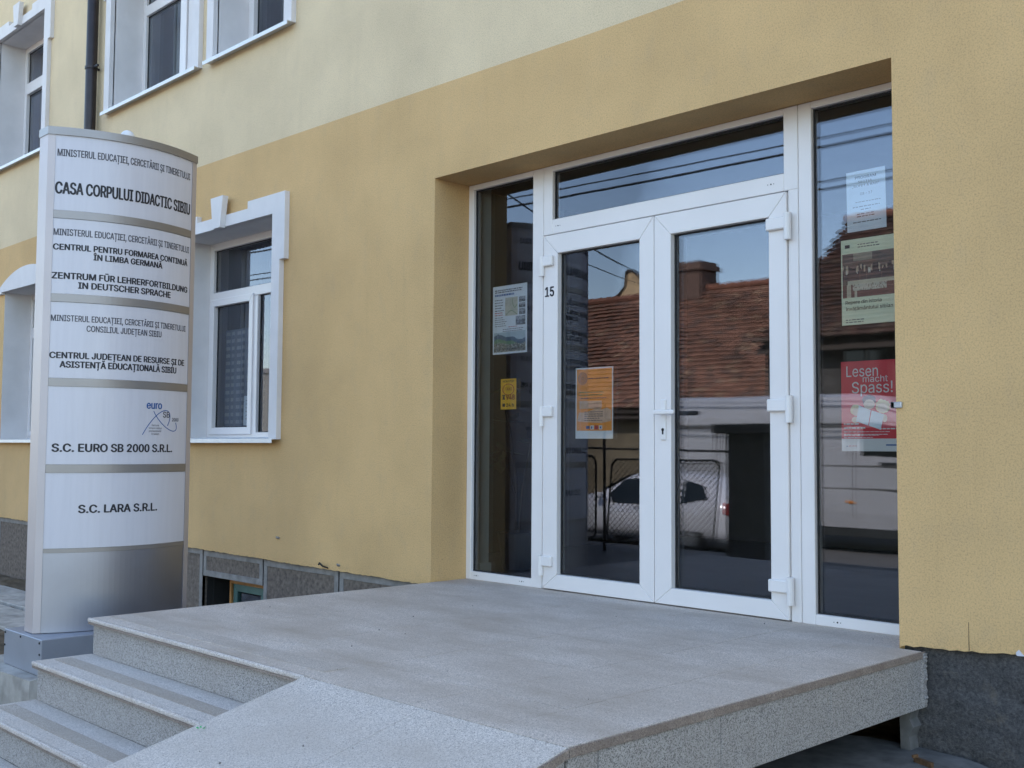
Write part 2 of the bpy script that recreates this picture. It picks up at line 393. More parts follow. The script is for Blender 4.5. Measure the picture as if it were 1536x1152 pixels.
# side walls, back and roof (never seen from the street, they hold the light out and cast the shade)
B('side_wall', bld, M['cream'], (-16.2, -15.999, .0, 9, -1, ROOF_Z)); B('side_wall', bld, M['cream'], (8.999, 9.2, 0, 9, -1, ROOF_Z))
B('rear_wall', bld, M['cream'], (-16, 9, 8.8, 9, -1, ROOF_Z))
bm = bmesh.new(); prism(bm, [(-.55, ROOF_Z), (-.55, ROOF_Z + .12), (4.5, ROOF_Z + 1.6), (9.5, ROOF_Z + .12), (9.5, ROOF_Z)], -16.6, 9.6, 'x'); finish('roof', bm, M['ridge'], bld)
# indoor backing of the wall
bm = bmesh.new()
def back_sheet(ops, z0, z1, xr):
    xs = sorted({xr[0], xr[1], *[o[0] for o in ops], *[o[1] for o in ops]})
    for a, b in zip(xs[:-1], xs[1:]):
        op = [o for o in ops if o[0] < (a + b) / 2 < o[1]]
        for lo, hi in ([(z0, max(z0, op[0][2])), (op[0][3], z1)] if op else [(z0, z1)]):
            if hi - lo > .001: quad(bm, (a, WT, lo), (b, WT, lo), (b, WT, hi), (a, WT, hi))
back_sheet(LOW, -.02, 3.0, (-16, 9)); back_sheet(UP, 3.0, ROOF_Z, (-16, 9))
finish('inner_wall', bm, M['indoor'], bld, recalc=False)
B('inner_floor', bld, M['floor_in'], (-15.9, 8.9, D + .03, 8.7, -.2, -.012)); B('inner_ceiling', bld, M['indoor'], (-15.9, 8.9, WT, 8.7, 2.86, 3.05))
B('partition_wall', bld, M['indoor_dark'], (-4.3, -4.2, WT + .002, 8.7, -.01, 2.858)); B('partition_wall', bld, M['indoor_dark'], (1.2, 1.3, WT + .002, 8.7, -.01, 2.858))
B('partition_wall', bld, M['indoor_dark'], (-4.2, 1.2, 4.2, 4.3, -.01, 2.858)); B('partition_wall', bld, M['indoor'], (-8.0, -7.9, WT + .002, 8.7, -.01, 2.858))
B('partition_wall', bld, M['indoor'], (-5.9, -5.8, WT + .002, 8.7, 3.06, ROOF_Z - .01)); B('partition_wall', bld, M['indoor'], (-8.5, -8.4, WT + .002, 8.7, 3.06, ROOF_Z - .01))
bm = bmesh.new()   # pale indoor reveal of the entrance, skirting block at its foot
box(bm, XL - .01, XL + .028, D + .075, WT, -.01, ZT); box(bm, -.03, .01, D + .075, WT, -.01, ZT); box(bm, XL, 0, D + .075, WT, ZT - .001, ZT + .05)
box(bm, XL + .028, XL + .042, D + .085, WT + .01, -.01, .09)
finish('inner_reveal', bm, M['inner_reveal'], bld)

# ---- plinth
bm = bmesh.new(); bd = bmesh.new(); gp = bmesh.new()
def block(x0, x1, z0, z1, notch=None):
    box(bm, x0, x1, .035, .12, z0, z1)
    w = .045
    for a in ((x0, x1, z1 - w, z1), (x0, x1, z0, z0 + w), (x0, x0 + w, z0 + w, z1 - w), (x1 - w, x1, z0 + w, z1 - w)):
        box(bd, a[0], a[1], .030, .06, a[2], a[3], .002)
edges = [-16, -15.05, -14.1, -13.15, -12.2, -11.25, -10.3, -9.35, -8.4, -7.5, -6.62, -5.835, -4.945, -3.995, -3.0]
for a, b in zip(edges[:-1], edges[1:]):
    top = zb((a + b) / 2) - .004
    if abs(a + 5.835) < .01: block(a + .008, b - .008, -.205, top)
    elif abs(a + 4.945) < .01:
        block(a + .008, b - .008, -.62, top)
    else: block(a + .008, b - .008, -.64, top)
finish('plinth', bm, M['plinth'], bld); finish('plinth_border', bd, M['plinth_border'], bld)
box(gp, -16, -5.84, .075, .16, -1, .1); box(gp, -4.74, -3, .075, .16, -1, -.03); box(gp, -5.84, -4.74, .075, .16, -.20, -.02)
box(gp, -5.9, -5.83, .13, .6, -1, -.2); box(gp, -4.75, -4.68, .13, .6, -1, -.2); box(gp, -5.9, -4.7, .6, .65, -1, -.2)
finish('plinth_joint', gp, M['gap'], bld)
# roughcast plinth right of the landing, uneven sheet
bm = bmesh.new(); rs = random.Random(5)
nx, nz = 130, 36
V = [[None] * (nz + 1) for _ in range(nx + 1)]
for i in range(nx + 1):
    for j in range(nz + 1):
        x = .0 + 9 * (i / nx) ** 1.6; z = -.9 + (.93) * j / nz
        if j == nz: z = zb(x) + .02
        V[i][j] = bm.verts.new((x, .032 + rs.uniform(-.008, .008) + (.012 if z > -.17 and x < .35 - z else 0), z))
for i in range(nx):
    for j in range(nz): bm.faces.new((V[i][j], V[i + 1][j], V[i + 1][j + 1], V[i][j + 1]))
finish('rough_plinth', bm, M['roughcast'], bld, smooth=True, recalc=False)
# ---- windows
def bar(bm, x0, x1, z0, z1, y0, y1, bev=.004): box(bm, x0, x1, y0, y1, z0, z1, bev=bev)
def frame_ring(bm, x0, x1, z0, z1, w, y0, y1, gap=.0004, bev=.003):
    """four mitred bars"""
    g = gap
    for pts in ([(x0 + g, z0), (x1 - g, z0), (x1 - w - g, z0 + w), (x0 + w + g, z0 + w)], [(x0 + g, z1), (x1 - g, z1), (x1 - w - g, z1 - w), (x0 + w + g, z1 - w)],
                [(x0, z0 + g), (x0 + w, z0 + w + g), (x0 + w, z1 - w - g), (x0, z1 - g)], [(x1, z0 + g), (x1 - w, z0 + w + g), (x1 - w, z1 - w - g), (x1, z1 - g)]):
        t = bmesh.new(); prism(t, pts, y0, y1, 'y')
        bmesh.ops.recalc_face_normals(t, faces=t.faces[:])
        if bev: bmesh.ops.bevel(t, geom=[e for e in t.edges], offset=bev, segments=1, affect='EDGES')
        m = bpy.data.meshes.new('tmp'); t.to_mesh(m); t.free(); bm.from_mesh(m); bpy.data.meshes.remove(m)
def pane(name, parent, x0, x1, z0, z1, y, mat=None, tilt=.0006, tz=0.0):
    bm = bmesh.new()
    quad(bm, (x0, y, z0), (x1, y, z0), (x1, y, z1), (x0, y, z1))
    quad(bm, (x0, y + .018, z0), (x1, y + .018 + tilt, z0), (x1, y + .018 + tilt + tz, z1), (x0, y + .018 + tz, z1))
    return finish(name, bm, mat or M['glass'], parent, recalc=False)
def gasket(bm, x0, x1, z0, z1, y, w=.007):
    for a in ((x0, x1, z0, z0 + w), (x0, x1, z1 - w, z1), (x0, x0 + w, z0 + w, z1 - w), (x1 - w, x1, z0 + w, z1 - w)):
        box(bm, a[0], a[1], y - .004, y + .003, a[2], a[3])

def window(x0, x1, z0, z1, kind, trim, fy=.28, upper=False):
    w = bpy.data.objects.new('window', None)
    fr = bmesh.new(); gk = bmesh.new(); glist = []; sashes = []
    y0, y1 = fy, fy + .07; gy = fy + .03
    frame_ring(fr, x0, x1, z0, z1, .06, y0, y1)
    zt = z0 + 1.20 if not upper else z0 + 1.03
    def fixed(a, b, c, d):
        gasket(gk, a, b, c, d, gy); glist.append((a, b, c, d))
    def sash(a, b, c, d):
        s = bmesh.new(); frame_ring(s, a, b, c, d, .058, y0 - .014, y1 - .01); sashes.append(s)
        gasket(gk, a + .058, b - .058, c + .058, d - .058, gy); glist.append((a + .058, b - .058, c + .058, d - .058))
    xm = (x0 + x1) / 2 + .005
    if kind == 'casement':
        bar(fr, x0 + .055, x1 - .055, zt - .04, zt + .04, y0, y1); bar(fr, xm - .028, xm + .028, z0 + .055, zt - .042, y0, y1)
        fixed(x0 + .06, x1 - .06, zt + .04, z1 - .06); sash(x0 + .042, xm - .024, z0 + .045, zt - .022); fixed(xm + .028, x1 - .06, z0 + .06, zt - .04)
    elif kind == 'double':
        bar(fr, x0 + .055, x1 - .055, zt - .05, zt + .05, y0, y1); bar(fr, xm - .055, xm + .055, z0 + .055, zt - .052, y0, y1)
        fixed(x0 + .06, x1 - .06, zt + .05, z1 - .06); fixed(x0 + .06, xm - .055, z0 + .06, zt - .05); fixed(xm + .055, x1 - .06, z0 + .06, zt - .05)
    else:
        bar(fr, x0 + .055, x1 - .055, zt - .05, zt + .05, y0, y1)
        fixed(x0 + .06, x1 - .06, zt + .05, z1 - .06); sash(x0 + .042, x1 - .042, z0 + .045, zt - .03)
    wo = finish('window', fr, M['pvc'], bld)
    for s in sashes: finish('sash', s, M['pvc'], wo)
    finish('gasket', gk, M['gasket'], wo)
    for g in glist: pane('glass_pane', wo, *g, gy + .002, M['glass_up'] if upper else M['glass'], tilt=.0015)
    # reveal
    bm = bmesh.new()
    quad(bm, (x0, 0, z0), (x0, y0 + .03, z0), (x0, y0 + .03, z1), (x0, 0, z1)); quad(bm, (x1, 0, z0), (x1, 0, z1), (x1, y0 + .03, z1), (x1, y0 + .03, z0))
    quad(bm, (x0, 0, z1), (x0, y0 + .03, z1), (x1, y0 + .03, z1), (x1, 0, z1))
    quad(bm, (x0, y1, z0), (x0, WT, z0), (x0, WT, z1), (x0, y1, z1)); quad(bm, (x1, y1, z0), (x1, y1, z1), (x1, WT, z1), (x1, WT, z0))
    quad(bm, (x0, y1, z1), (x0, WT, z1), (x1, WT, z1), (x1, y1, z1)); quad(bm, (x0, y1, z0), (x1, y1, z0), (x1, WT, z0), (x0, WT, z0))
    finish('reveal', bm, M['white_paint'], wo, recalc=False)
    # sill: a folded sheet with a small drip edge
    bm = bmesh.new(); prism(bm, [(y0 + .01, z0 + .022), (-.075, z0 + .004), (-.075, z0 - .026), (-.07, z0 - .026), (-.07, z0 - .002), (y0 + .01, z0 + .012)], x0 - .10, x1 + .10, 'x')
    finish('sill', bm, M['sill'], wo)
    # raised trim
    bm = bmesh.new(); T = .04; xc = (x0 + x1) / 2; tw = .105
    if trim == 'arch':
        n = 18; pts = [(x0 - .15, z1), (x1 + .15, z1)]
        arc = [(xc + (x1 - x0 + .3) / 2 * math.cos(math.pi * (.5 + .5 * (2 * i / n - 1)) ), 0) for i in range(n + 1)]
        half = (x1 - x0 + .3) / 2; h = .22; rad = (half * half + h * h) / (2 * h); top = []
        for i in range(n + 1):
            x = half - 2 * half * i / n; top.append((xc + x, z1 + h - (rad - math.sqrt(rad * rad - x * x)) + 0.0))
        prism(bm, [(x0 - .15, z1 - .02), (x0, z1 - .02), (x0, z1), (x1, z1), (x1, z1 - .02), (x1 + .15, z1 - .02)] + top, -T, .01, 'y')
    else:
        ear = .07
        prism(bm, [(x0, z1), (x1, z1), (x1, z0), (x1 + tw, z0), (x1 + tw, z1 - .35), (x1 + tw + .06, z1 - .35), (x1 + tw + .06, z1 + .145), (x1 - .35, z1 + .145), (x1 - .35, z1 + .09),
                   (x0 + .35, z1 + .09), (x0 + .35, z1 + .145), (x0 - tw - .06, z1 + .145), (x0 - tw - .06, z1 - .35), (x0 - tw, z1 - .35), (x0 - tw, z0), (x0, z0)], -T, .01, 'y')
        prism(bm, [(xc - .055, z1 - .01), (xc + .055, z1 - .01), (xc + .095, z1 + .235), (xc - .095, z1 + .235)], -T - .045, -T + .001, 'y')
        if trim == 'full': pass
    finish('surround', bm, M['white_paint'], wo)
    return wo
gw = window(-6.28, -4.80, .87, 2.53, 'casement', 'full')
lgw = window(-10.25, -8.85, .87, 2.48, 'casement', 'arch')
fw1 = window(-7.67, -6.08, 3.92, 5.37, 'double', 'full', upper=True)
fw2 = window(-5.74, -4.70, 3.92, 5.37, 'single', 'full', upper=True)
lw = window(-10.65, -9.28, 3.87, 5.37, 'single', 'full', upper=True)
def curtain(parent, x0, x1, z0, z1, y, mat, amp=.025, freq=24):
    bm = bmesh.new(); n = int((x1 - x0) * freq * 4); pv = None
    for i in range(n + 1):
        x = x0 + (x1 - x0) * i / n; yy = y + amp * math.sin(x * freq * 2 * math.pi / 2.6) + amp * .4 * math.sin(x * 31)
        cur = (bm.verts.new((x, yy, z0)), bm.verts.new((x, yy, z1)))
        if pv: bm.faces.new((pv[0], cur[0], cur[1], pv[1]))
        pv = cur
    return finish('curtain', bm, mat, parent, smooth=True)
curtain(gw, -6.24, -4.84, .9, 2.52, .55, M['curtain'])
nc = NT('checked_net_curtain'); br = nc.n('ShaderNodeTexBrick'); br.offset = 0
for k_, v_ in (('Scale', 1), ('Brick Width', .085), ('Row Height', .062), ('Mortar Size', .017), ('Mortar Smooth', .1)): br.inputs[k_].default_value = v_
br.inputs['Color1'].default_value = (.34, .37, .39, 1); br.inputs['Color2'].default_value = (.26, .29, .33, 1); br.inputs['Mortar'].default_value = (.13, .16, .21, 1)
sx_ = nc.n('ShaderNodeSeparateXYZ'); cb_ = nc.n('ShaderNodeCombineXYZ'); nc.l(nc.coord(), sx_.inputs[0]); nc.l(sx_.outputs[0], cb_.inputs[0]); nc.l(sx_.outputs[2], cb_.inputs[1]); nc.l(cb_.outputs[0], br.inputs['Vector']); nc.base(br.outputs['Color'])
curtain(gw, -6.2, -5.56, .93, 1.80, .40, nc.m, .008, 16); curtain(fw1, -7.6, -6.95, 3.95, 5.35, .58, M['curtain_pale']); curtain(fw2, -5.66, -4.76, 3.95, 5.35, .56, M['curtain'])
B('sky_reflection_panel', fw1, M['white_paint'], (-6.805, -6.145, .296, .303, 3.985, 4.845))  # white panel added over the right pane to imitate its bright sky reflection
curtain(lw, -10.6, -9.3, 3.9, 5.36, .58, M['curtain']); curtain(lgw, -10.2, -8.9, .9, 2.46, .55, M['curtain'])

# ---- basement window
bm = bmesh.new(); frame_ring(bm, -5.66, -4.76, -.62, -.235, .025, .17, .22); bw = finish('basement_window', bm, M['wood'], bld)
bm = bmesh.new(); frame_ring(bm, -5.635, -4.785, -.6, -.26, .06, .19, .23); box(bm, -5.23, -5.18, .19, .23, -.55, -.32); finish('casement', bm, M['teal'], bw)
pane('glass_pane', bw, -5.58, -4.84, -.55, -.32, .21, M['glass_up'])

# ---- downpipe
bm = bmesh.new(); cyl(bm, (-7.985, -.075, -.5), (-7.985, -.075, ROOF_Z), .052, seg=16); dp = finish('downpipe', bm, M['pipe'], bld, smooth=True)
for z in (1.6, 4.40, 7.0):
    bm = bmesh.new(); cyl(bm, (-7.985, -.075, z - .012), (-7.985, -.075, z + .012), .060, seg=16); box(bm, -7.99, -7.85, -.08, -.06, z - .01, z + .01); box(bm, -7.99, -7.97, -.08, .0, z - .01, z + .01)
    finish('pipe_bracket', bm, M['pipe'], dp)

# ---- entrance door set
ZF = ZT - .002
bm = bmesh.new(); y0, y1 = D, D + .07
def fb(a, b, c, d, y=0): box(bm, a, b, y0 + y, y1, c, d, bev=.003)
fb(XL + .001, -2.953, .0, ZF); fb(-2.953, -2.424, .0, .05); fb(-2.953, -2.424, 2.451, ZF)          # left sidelight
fb(-2.424, -2.336, .0, ZF)
fb(-2.333, -2.262, 2.075, ZF); fb(-.704, -.626, 2.075, ZF); fb(-2.262, -.704, 2.451, ZF); fb(-2.262, -.704, 2.075, 2.163)
fb(-2.333, -2.322, 0, 2.075, .012); fb(-.681, -.626, 0, 2.075)
fb(-.623, -.552, 0, ZF); fb(-.552, -.05, 0, .05); fb(-.552, -.05, 2.451, ZF); fb(-.05, -.001, 0, ZF)
box(bm, -2.337, -2.332, y0 + .01, y1, 0, ZF); box(bm, -.627, -.622, y0 + .01, y1, 0, ZF)
door = finish('entrance_frame', bm, M['pvc'], bld)
bm = bmesh.new()
for g in ((-2.953, -2.424, .05, 2.451), (-.552, -.05, .05, 2.451), (-2.262, -.704, 2.163, 2.451)): gasket(bm, *g, GY)
finish('gasket', bm, M['gasket'], door)
pane('glass_pane', door, -2.953, -2.424, .05, 2.451, GY + .002, tilt=.0009); pane('glass_pane', door, -.552, -.05, .05, 2.451, GY + .002, tilt=-.0007, tz=.0014); pane('glass_pane', door, -2.262, -.704, 2.163, 2.451, GY + .002, tilt=.0015)
bm = bmesh.new(); box(bm, -2.322, -.681, y0 + .035, y1, -.004, .008); finish('threshold', bm, M['zinc'], door)
def holes(x, z):
    bm = bmesh.new()
    for dx, r in ((-.018, .0022), (0, .004), (.016, .0022)): cyl(bm, (x + dx, y0 - .0015, z), (x + dx, y0 + .002, z), r, seg=8)
    finish('drain_hole', bm, M['gap'], door)
for x, z in ((-2.215, 2.12), (-.775, 2.12), (-2.90, .026), (-2.50, .026), (-.44, .024)): holes(x, z)
def leaf(x0, x1, gx0, gx1, hinge_left, number=False):
    bm = bmesh.new(); ly0, ly1 = D - .012, D + .06
    z0, z1 = .006, 2.068; gz0, gz1 = .092, 1.955; g = .0005
    for pts in ([(x0 + g, z0), (x1 - g, z0), (gx1 - g, gz0), (gx0 + g, gz0)], [(x0 + g, z1), (x1 - g, z1), (gx1 - g, gz1), (gx0 + g, gz1)],
                [(x0, z0 + g), (gx0, gz0 + g), (gx0, gz1 - g), (x0, z1 - g)], [(x1, z0 + g), (gx1, gz0 + g), (gx1, gz1 - g), (x1, z1 - g)]):
        t = bmesh.new(); prism(t, pts, ly0, ly1, 'y'); bmesh.ops.recalc_face_normals(t, faces=t.faces[:]); bmesh.ops.bevel(t, geom=t.edges[:], offset=.003, segments=1, affect='EDGES')
        m = bpy.data.meshes.new('tmp'); t.to_mesh(m); t.free(); bm.from_mesh(m); bpy.data.meshes.remove(m)
    lf = finish('door_leaf', bm, M['pvc'], bld)
    bm = bmesh.new(); gasket(bm, gx0, gx1, gz0, gz1, GY, .008); finish('gasket', bm, M['gasket'], lf)
    pane('glass_pane', lf, gx0, gx1, gz0, gz1, GY + .002, tilt=.0012 if hinge_left else -.0007, tz=.0016)
    for z in (1.915, 1.03, .165):
        bm = bmesh.new()
        if hinge_left:
            box(bm, x0 - .012, x0 + .085, ly0 - .022, ly0 + .001, z - .03, z + .03, .005); cyl(bm, (x0 - .003, ly0 - .012, z - .085), (x0 - .003, ly0 - .012, z + .03), .017, seg=12)
        else:
            box(bm, x1 - .105, x1 + .012, ly0 - .022, ly0 + .001, z - .03, z + .03, .005); cyl(bm, (x1 + .014, ly0 - .012, z - .085), (x1 + .014, ly0 - .012, z + .045), .018, seg=12)
        finish('hinge', bm, M['pvc_in'], lf)
    return lf
lf1 = leaf(-2.320, -1.498, -2.207, -1.597, True); lf2 = leaf(-1.494, -.684, -1.384, -.784, False)
B('inner_stop', bld, M['gap'], (-1.503, -1.489, D + .02, D + .055, .01, 2.066))
bm = bmesh.new(); box(bm, -1.447, -1.413, D - .022, D - .011, .862, 1.078, .004); hd = finish('handle_plate', bm, M['pvc_in'], lf2)
bm = bmesh.new(); cyl(bm, (-1.430, D - .02, 1.008), (-1.430, D - .072, 1.008), .010); box(bm, -1.448, -1.315, D - .082, D - .064, .996, 1.020, .006, 2); finish('handle', bm, M['pvc_in'], lf2)
bm = bmesh.new(); cyl(bm, (-1.430, D - .0235, .918), (-1.430, D - .021, .918), .0085); box(bm, -1.4345, -1.4255, D - .0235, D - .021, .893, .918); finish('keyhole', bm, M['gap'], lf2)
bm = bmesh.new(); text_to(bm, '15', lambda u, v: (u, D - .0135, v), -2.306, -2.232, 1.706, .056, .03); finish('house_number', bm, M['ink_grey'], lf1, recalc=False)
# small fittings and scars of the wall
bm = bmesh.new(); box(bm, -.02, .028, -.012, .003, .992, 1.018, .003); box(bm, -.02, -.001, -.012, .03, .992, 1.018, .003); finish('metal_clip', bm, M['zinc'], bld)
bm = bmesh.new(); cyl(bm, (-4.70, -.003, .155), (-4.70, .002, .165), .018, .022, 9); finish('plaster_chip', bm, M['plinth_border'], bld)
bm = bmesh.new(); tube(bm, [(-4.07, .02, -.01), (-4.10, -.03, .01), (-4.13, -.035, .03), (-4.16, -.02, .015)], .006); finish('bent_wire', bm, M['gap'], bld)
bm = bmesh.new(); cyl(bm, (-3.955, -.003, .02), (-3.955, .002, .025), .016, .02, 7); finish('plaster_chip', bm, M['plinth_border'], bld)
bm = bmesh.new(); prism(bm, [(.470, .038), (.475, .034), (.50, .036), (.49, .047), (.480, .058), (.470, .047)], -.002, .004, 'y'); finish('plaster_chip', bm, M['panel'], bld)
bm = bmesh.new(); box(bm, .288, .2895, -.0008, .002, .03, .14); finish('plaster_crack', bm, M['gap'], bld)

# ------------------------------------------------------------------ granite entrance landing
ent = thing('entrance_steps', 'speckled grey granite landing with three steps and a ramp before the glazed doors', 'steps', (-1.4, -1.0, GZ))
PL, PR, PY = -2.99, .095, -2.113
RX0, SL, SB = -1.18, .243, -4.62      # ramp left edge, slope, foot
# landing slabs with fine joints
bm = bmesh.new(); rs = random.Random(2)
def slab(x0, x1, y0, y1, z1=0, t=.03, bev=0): box(bm, x0 + .0012, x1 - .0012, y0 + .0012, y1 - .0012, z1 - t, z1 + rs.uniform(-.0003, .0003), bev)
xcuts = [PL, -2.38, -1.78, -1.18, -.58, PR - .30]
ycuts = [PY + .32, -1.30, -.80, -.30, .0]
for a, b in zip(xcuts[:-1], xcuts[1:]):
    for c, d in zip(ycuts[:-1], ycuts[1:]): slab(a, b, c, d)
for a, b in ((XL + .004, -2.38), (-2.38, -1.78), (-1.78, -1.18), (-1.18, -.58), (-.58, -.003)): slab(a, b, .0, D + .03)
for c, d in ((PY, -1.45), (-1.45, -.72), (-.72, 0.)): slab(PR - .30, PR, c, d)
for a, b in ((RX0, -.6), (-.6, PR - .30)): slab(a, b, PY, PY + .32)
slab(PL, RX0, PY + .012, PY + .32)
finish('landing', bm, M['granite'], ent)
bm = bmesh.new(); box(bm, PL + .012, PR - .013, PY + .06, .029, -.225, -.0285); box(bm, XL + .002, -.002, .03, D + .028, -.2, -.0285); finish('landing_core', bm, M['joint'], ent)
# brownish sawn edge along the right side
bm = bmesh.new(); box(bm, PR, PR + .006, PY, -1.452, -.028, -.0015, .001); box(bm, PR, PR + .006, -1.449, .02, -.028, -.0015, .001); finish('edge_trim', bm, M['granite_edge'], ent)
bm = bmesh.new()
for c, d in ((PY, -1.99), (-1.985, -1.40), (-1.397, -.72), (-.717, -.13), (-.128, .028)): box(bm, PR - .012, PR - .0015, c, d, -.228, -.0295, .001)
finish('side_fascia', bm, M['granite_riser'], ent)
# steps
def step(ynose, z, yback, last_bottom, first=False):
    b = bmesh.new()
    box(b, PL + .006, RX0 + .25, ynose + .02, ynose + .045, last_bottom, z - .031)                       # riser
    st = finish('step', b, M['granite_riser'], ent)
    if not first:
        b = bmesh.new(); box(b, PL - .008, RX0 + .25, ynose + .012, yback, z - .03, z, .001); finish('tread', b, M['granite_ramp'], st)
    b = bmesh.new(); box(b, PL - .010, RX0 + (.25 if not first else 0.001), ynose - .006, ynose + .0115, z - .019, z + .0005, .006, 2); finish('nosing', b, M['nosing'], st)
    b = bmesh.new(); box(b, PL - .008, RX0 + (.25 if not first else 0.001), ynose - .002, ynose + .0115, z - .030, z - .0195, .001); finish('edge_band', b, M['granite_edge'], st)
    b = bmesh.new(); box(b, PL + .03, RX0 + (.22 if not first else -.012), ynose + .085, ynose + (.165 if not first else .20), z - .01, z + .0016); finish('worn_strip', b, M['granite_strip_top' if first else 'granite_strip'], st)
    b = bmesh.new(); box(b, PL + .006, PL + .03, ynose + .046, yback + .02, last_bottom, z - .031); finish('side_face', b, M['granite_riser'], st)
    return st
step(PY, 0, PY + .32, -.17, True); step(PY - .255, -.17, PY + .018, -.345); step(PY - .505, -.345, PY - .237, -.50); step(PY - .76, -.50, PY - .487, GZ - .02)
bm = bmesh.new(); box(bm, PL + .006, PL + .03, PY + .05, .028, GZ - .02, -.0315); finish('side_wall', bm, M['granite_riser'], ent)
bm = bmesh.new(); box(bm, PL + .03, RX0 + .2, PY - .7, PY + .0, GZ - .05, -.52); box(bm, PL + .04, RX0 - .01, PY + .06, -.1, GZ - .05, -.23); finish('stair_core', bm, M['joint'], ent)
# ramp
def rz(y): return -SL * (PY - y)
bm = bmesh.new()
rows = [PY - .0035, PY - .70, PY - 1.40, PY - 2.05, SB + .02]
for c, d in zip(rows[:-1], rows[1:]):
    for a, b in ((RX0, -.52), (-.52, PR)):
        a += .0008; b -= .0008; c2 = c - .0008; d2 = d + .0008
        vs = [(a, d2, rz(d2)), (b, d2, rz(d2)), (b, c2, rz(c2)), (a, c2, rz(c2))]
        T = [bm.verts.new(v) for v in vs]; Bt = [bm.verts.new((v[0], v[1], v[2] - .03)) for v in vs]
        bm.faces.new(T); bm.faces.new(Bt[::-1])
        for i in range(4): bm.faces.new((T[i], Bt[i], Bt[(i + 1) % 4], T[(i + 1) % 4]))
finish('ramp', bm, M['granite_ramp'], ent)
bm = bmesh.new(); prism(bm, [(PY - .002, -.0315), (SB, rz(SB) - .0315), (SB, GZ - .05), (PY - .002, GZ - .05)], RX0 + .012, PR - .012, 'x'); finish('ramp_core', bm, M['granite_riser'], ent)
bm = bmesh.new(); prism(bm, [(PY - .003, -.003), (SB + .02, rz(SB + .02) - .003), (SB + .02, rz(SB + .02) - .028), (PY - .003, -.028)], PR, PR + .006, 'x'); finish('edge_trim', bm, M['granite_edge'], ent)
# supports under the hollow landing
B('support_wall', ent, M['concrete_dark'], (-.80, -.66, -1.9, -.02, GZ - .05, -.226)); B('support_wall', ent, M['concrete_dark'], (-2.6, -2.4, -2, -.02, GZ - .05, -.226))
bm = bmesh.new(); rs = random.Random(8)
pts = [(.02, -.23), (.072, -.23), (.062, -.27), (.078, -.30), (.060, -.34), (.068, -.42), (.025, -.42)]
prism(bm, pts, -.05, .022, 'y'); finish('pier', bm, M['concrete_dark'], ent)
# ragged mortar where the fascia meets the wall
bm = bmesh.new(); pts = [(-.01, -.008), (.012, -.008)] + [(.008 + rs.uniform(-.002, .004) + .002 * math.sin(i * .6), -.01 - .0074 * i) for i in range(1, 30)] + [(-.01, -.232)]
prism(bm, [(a + PR, b) for a, b in pts], -.004, .026, 'y'); finish('mortar_edge', bm, M['granite_riser'], ent)

# concrete slab and scrap on the ground at the right
bm = bmesh.new(); rs = random.Random(4)
out = []
for i in range(28):
    t = 2 * math.pi * i / 28
    out.append((.02 + .42 * math.copysign(abs(math.cos(t)) ** .55, math.cos(t)) + rs.uniform(-.012, .012), -.42 + .44 * math.copysign(abs(math.sin(t)) ** .55, math.sin(t)) + rs.uniform(-.012, .012)))
prism(bm, out, -.64, -.392, 'z')
tag(finish('concrete_slab', bm, M['concrete_dark']), 'rough grey concrete slab lying against the dark plinth under the landing edge', 'slab')
bm = bmesh.new()
prism(bm, [(.15, -.20), (.235, -.235), (.24, -.22), (.155, -.185)], -.3915, -.372, 'z'); prism(bm, [(.15, -.215), (.16, -.22), (.165, -.19), (.155, -.185)], -.372, -.362, 'z')
tag(finish('wood_scrap', bm, M['scrap']), 'small splintered brown wood scrap lying on the rough concrete slab', 'wood scrap')
bm = bmesh.new(); gx_, gy_ = -1.134, -2.538; gz_ = rz(gy_)
for k in range(5):
    a = k * 1.3; p = Vector((gx_ + .006 * math.cos(a), gy_ + .006 * math.sin(a), gz_ + .001))
    quad(bm, p, p + Vector((.008 * math.cos(a), .008 * math.sin(a), .006)), p + Vector((.012 * math.cos(a + .5), .012 * math.sin(a + .5), .003)), p + Vector((.006 * math.cos(a + .9), .006 * math.sin(a + .9), .001)))
tag(finish('green_scrap', bm, M['green_bit']), 'tiny bright green scrap on the left edge of the granite ramp', 'scrap')

# ------------------------------------------------------------------ pylon sign
sg = thing('pylon_sign', 'tall silver pylon sign with curved white panels of black lettering beside the steps', 'sign', (-4.1, -1.52, -.2))
XB, YB, YA, BU = -4.045, -1.972, -1.056, .14
def face(y, off=0.0):
    s = (y - YB) / (YA - YB); s = min(max(s, 0), 1); return XB + 4 * BU * s * (1 - s) + off
def face_strip(bm, y0, y1, z0, z1, off, n=28, depth=.012):
    A = []
    for i in range(n + 1):
        y = y0 + (y1 - y0) * i / n; x = face(y, off); A.append([bm.verts.new((x, y, z0)), bm.verts.new((x, y, z1)), bm.verts.new((x - depth, y, z1)), bm.verts.new((x - depth, y, z0))])
    for a, b in zip(A[:-1], A[1:]):
        for k in range(4): bm.faces.new((a[k], b[k], b[(k + 1) % 4], a[(k + 1) % 4]))
    bm.faces.new(A[0][::-1]); bm.faces.new(A[-1])
ZS0, ZS1 = -.2185, 2.615
bm = bmesh.new(); n = 30     # lens shaped body
ys = [YB + .012 + (YA - YB - .024) * i / n for i in range(n + 1)]
fr_ = [(face(y, -.014), y) for y in ys]; bk_ = [(2 * (XB - .055) - face(y, -.014) , y) for y in ys]
prism(bm, fr_ + bk_[::-1], ZS0 + .01, ZS1 - .03, 'z'); finish('body', bm, M['alu_low'], sg, smooth=False)
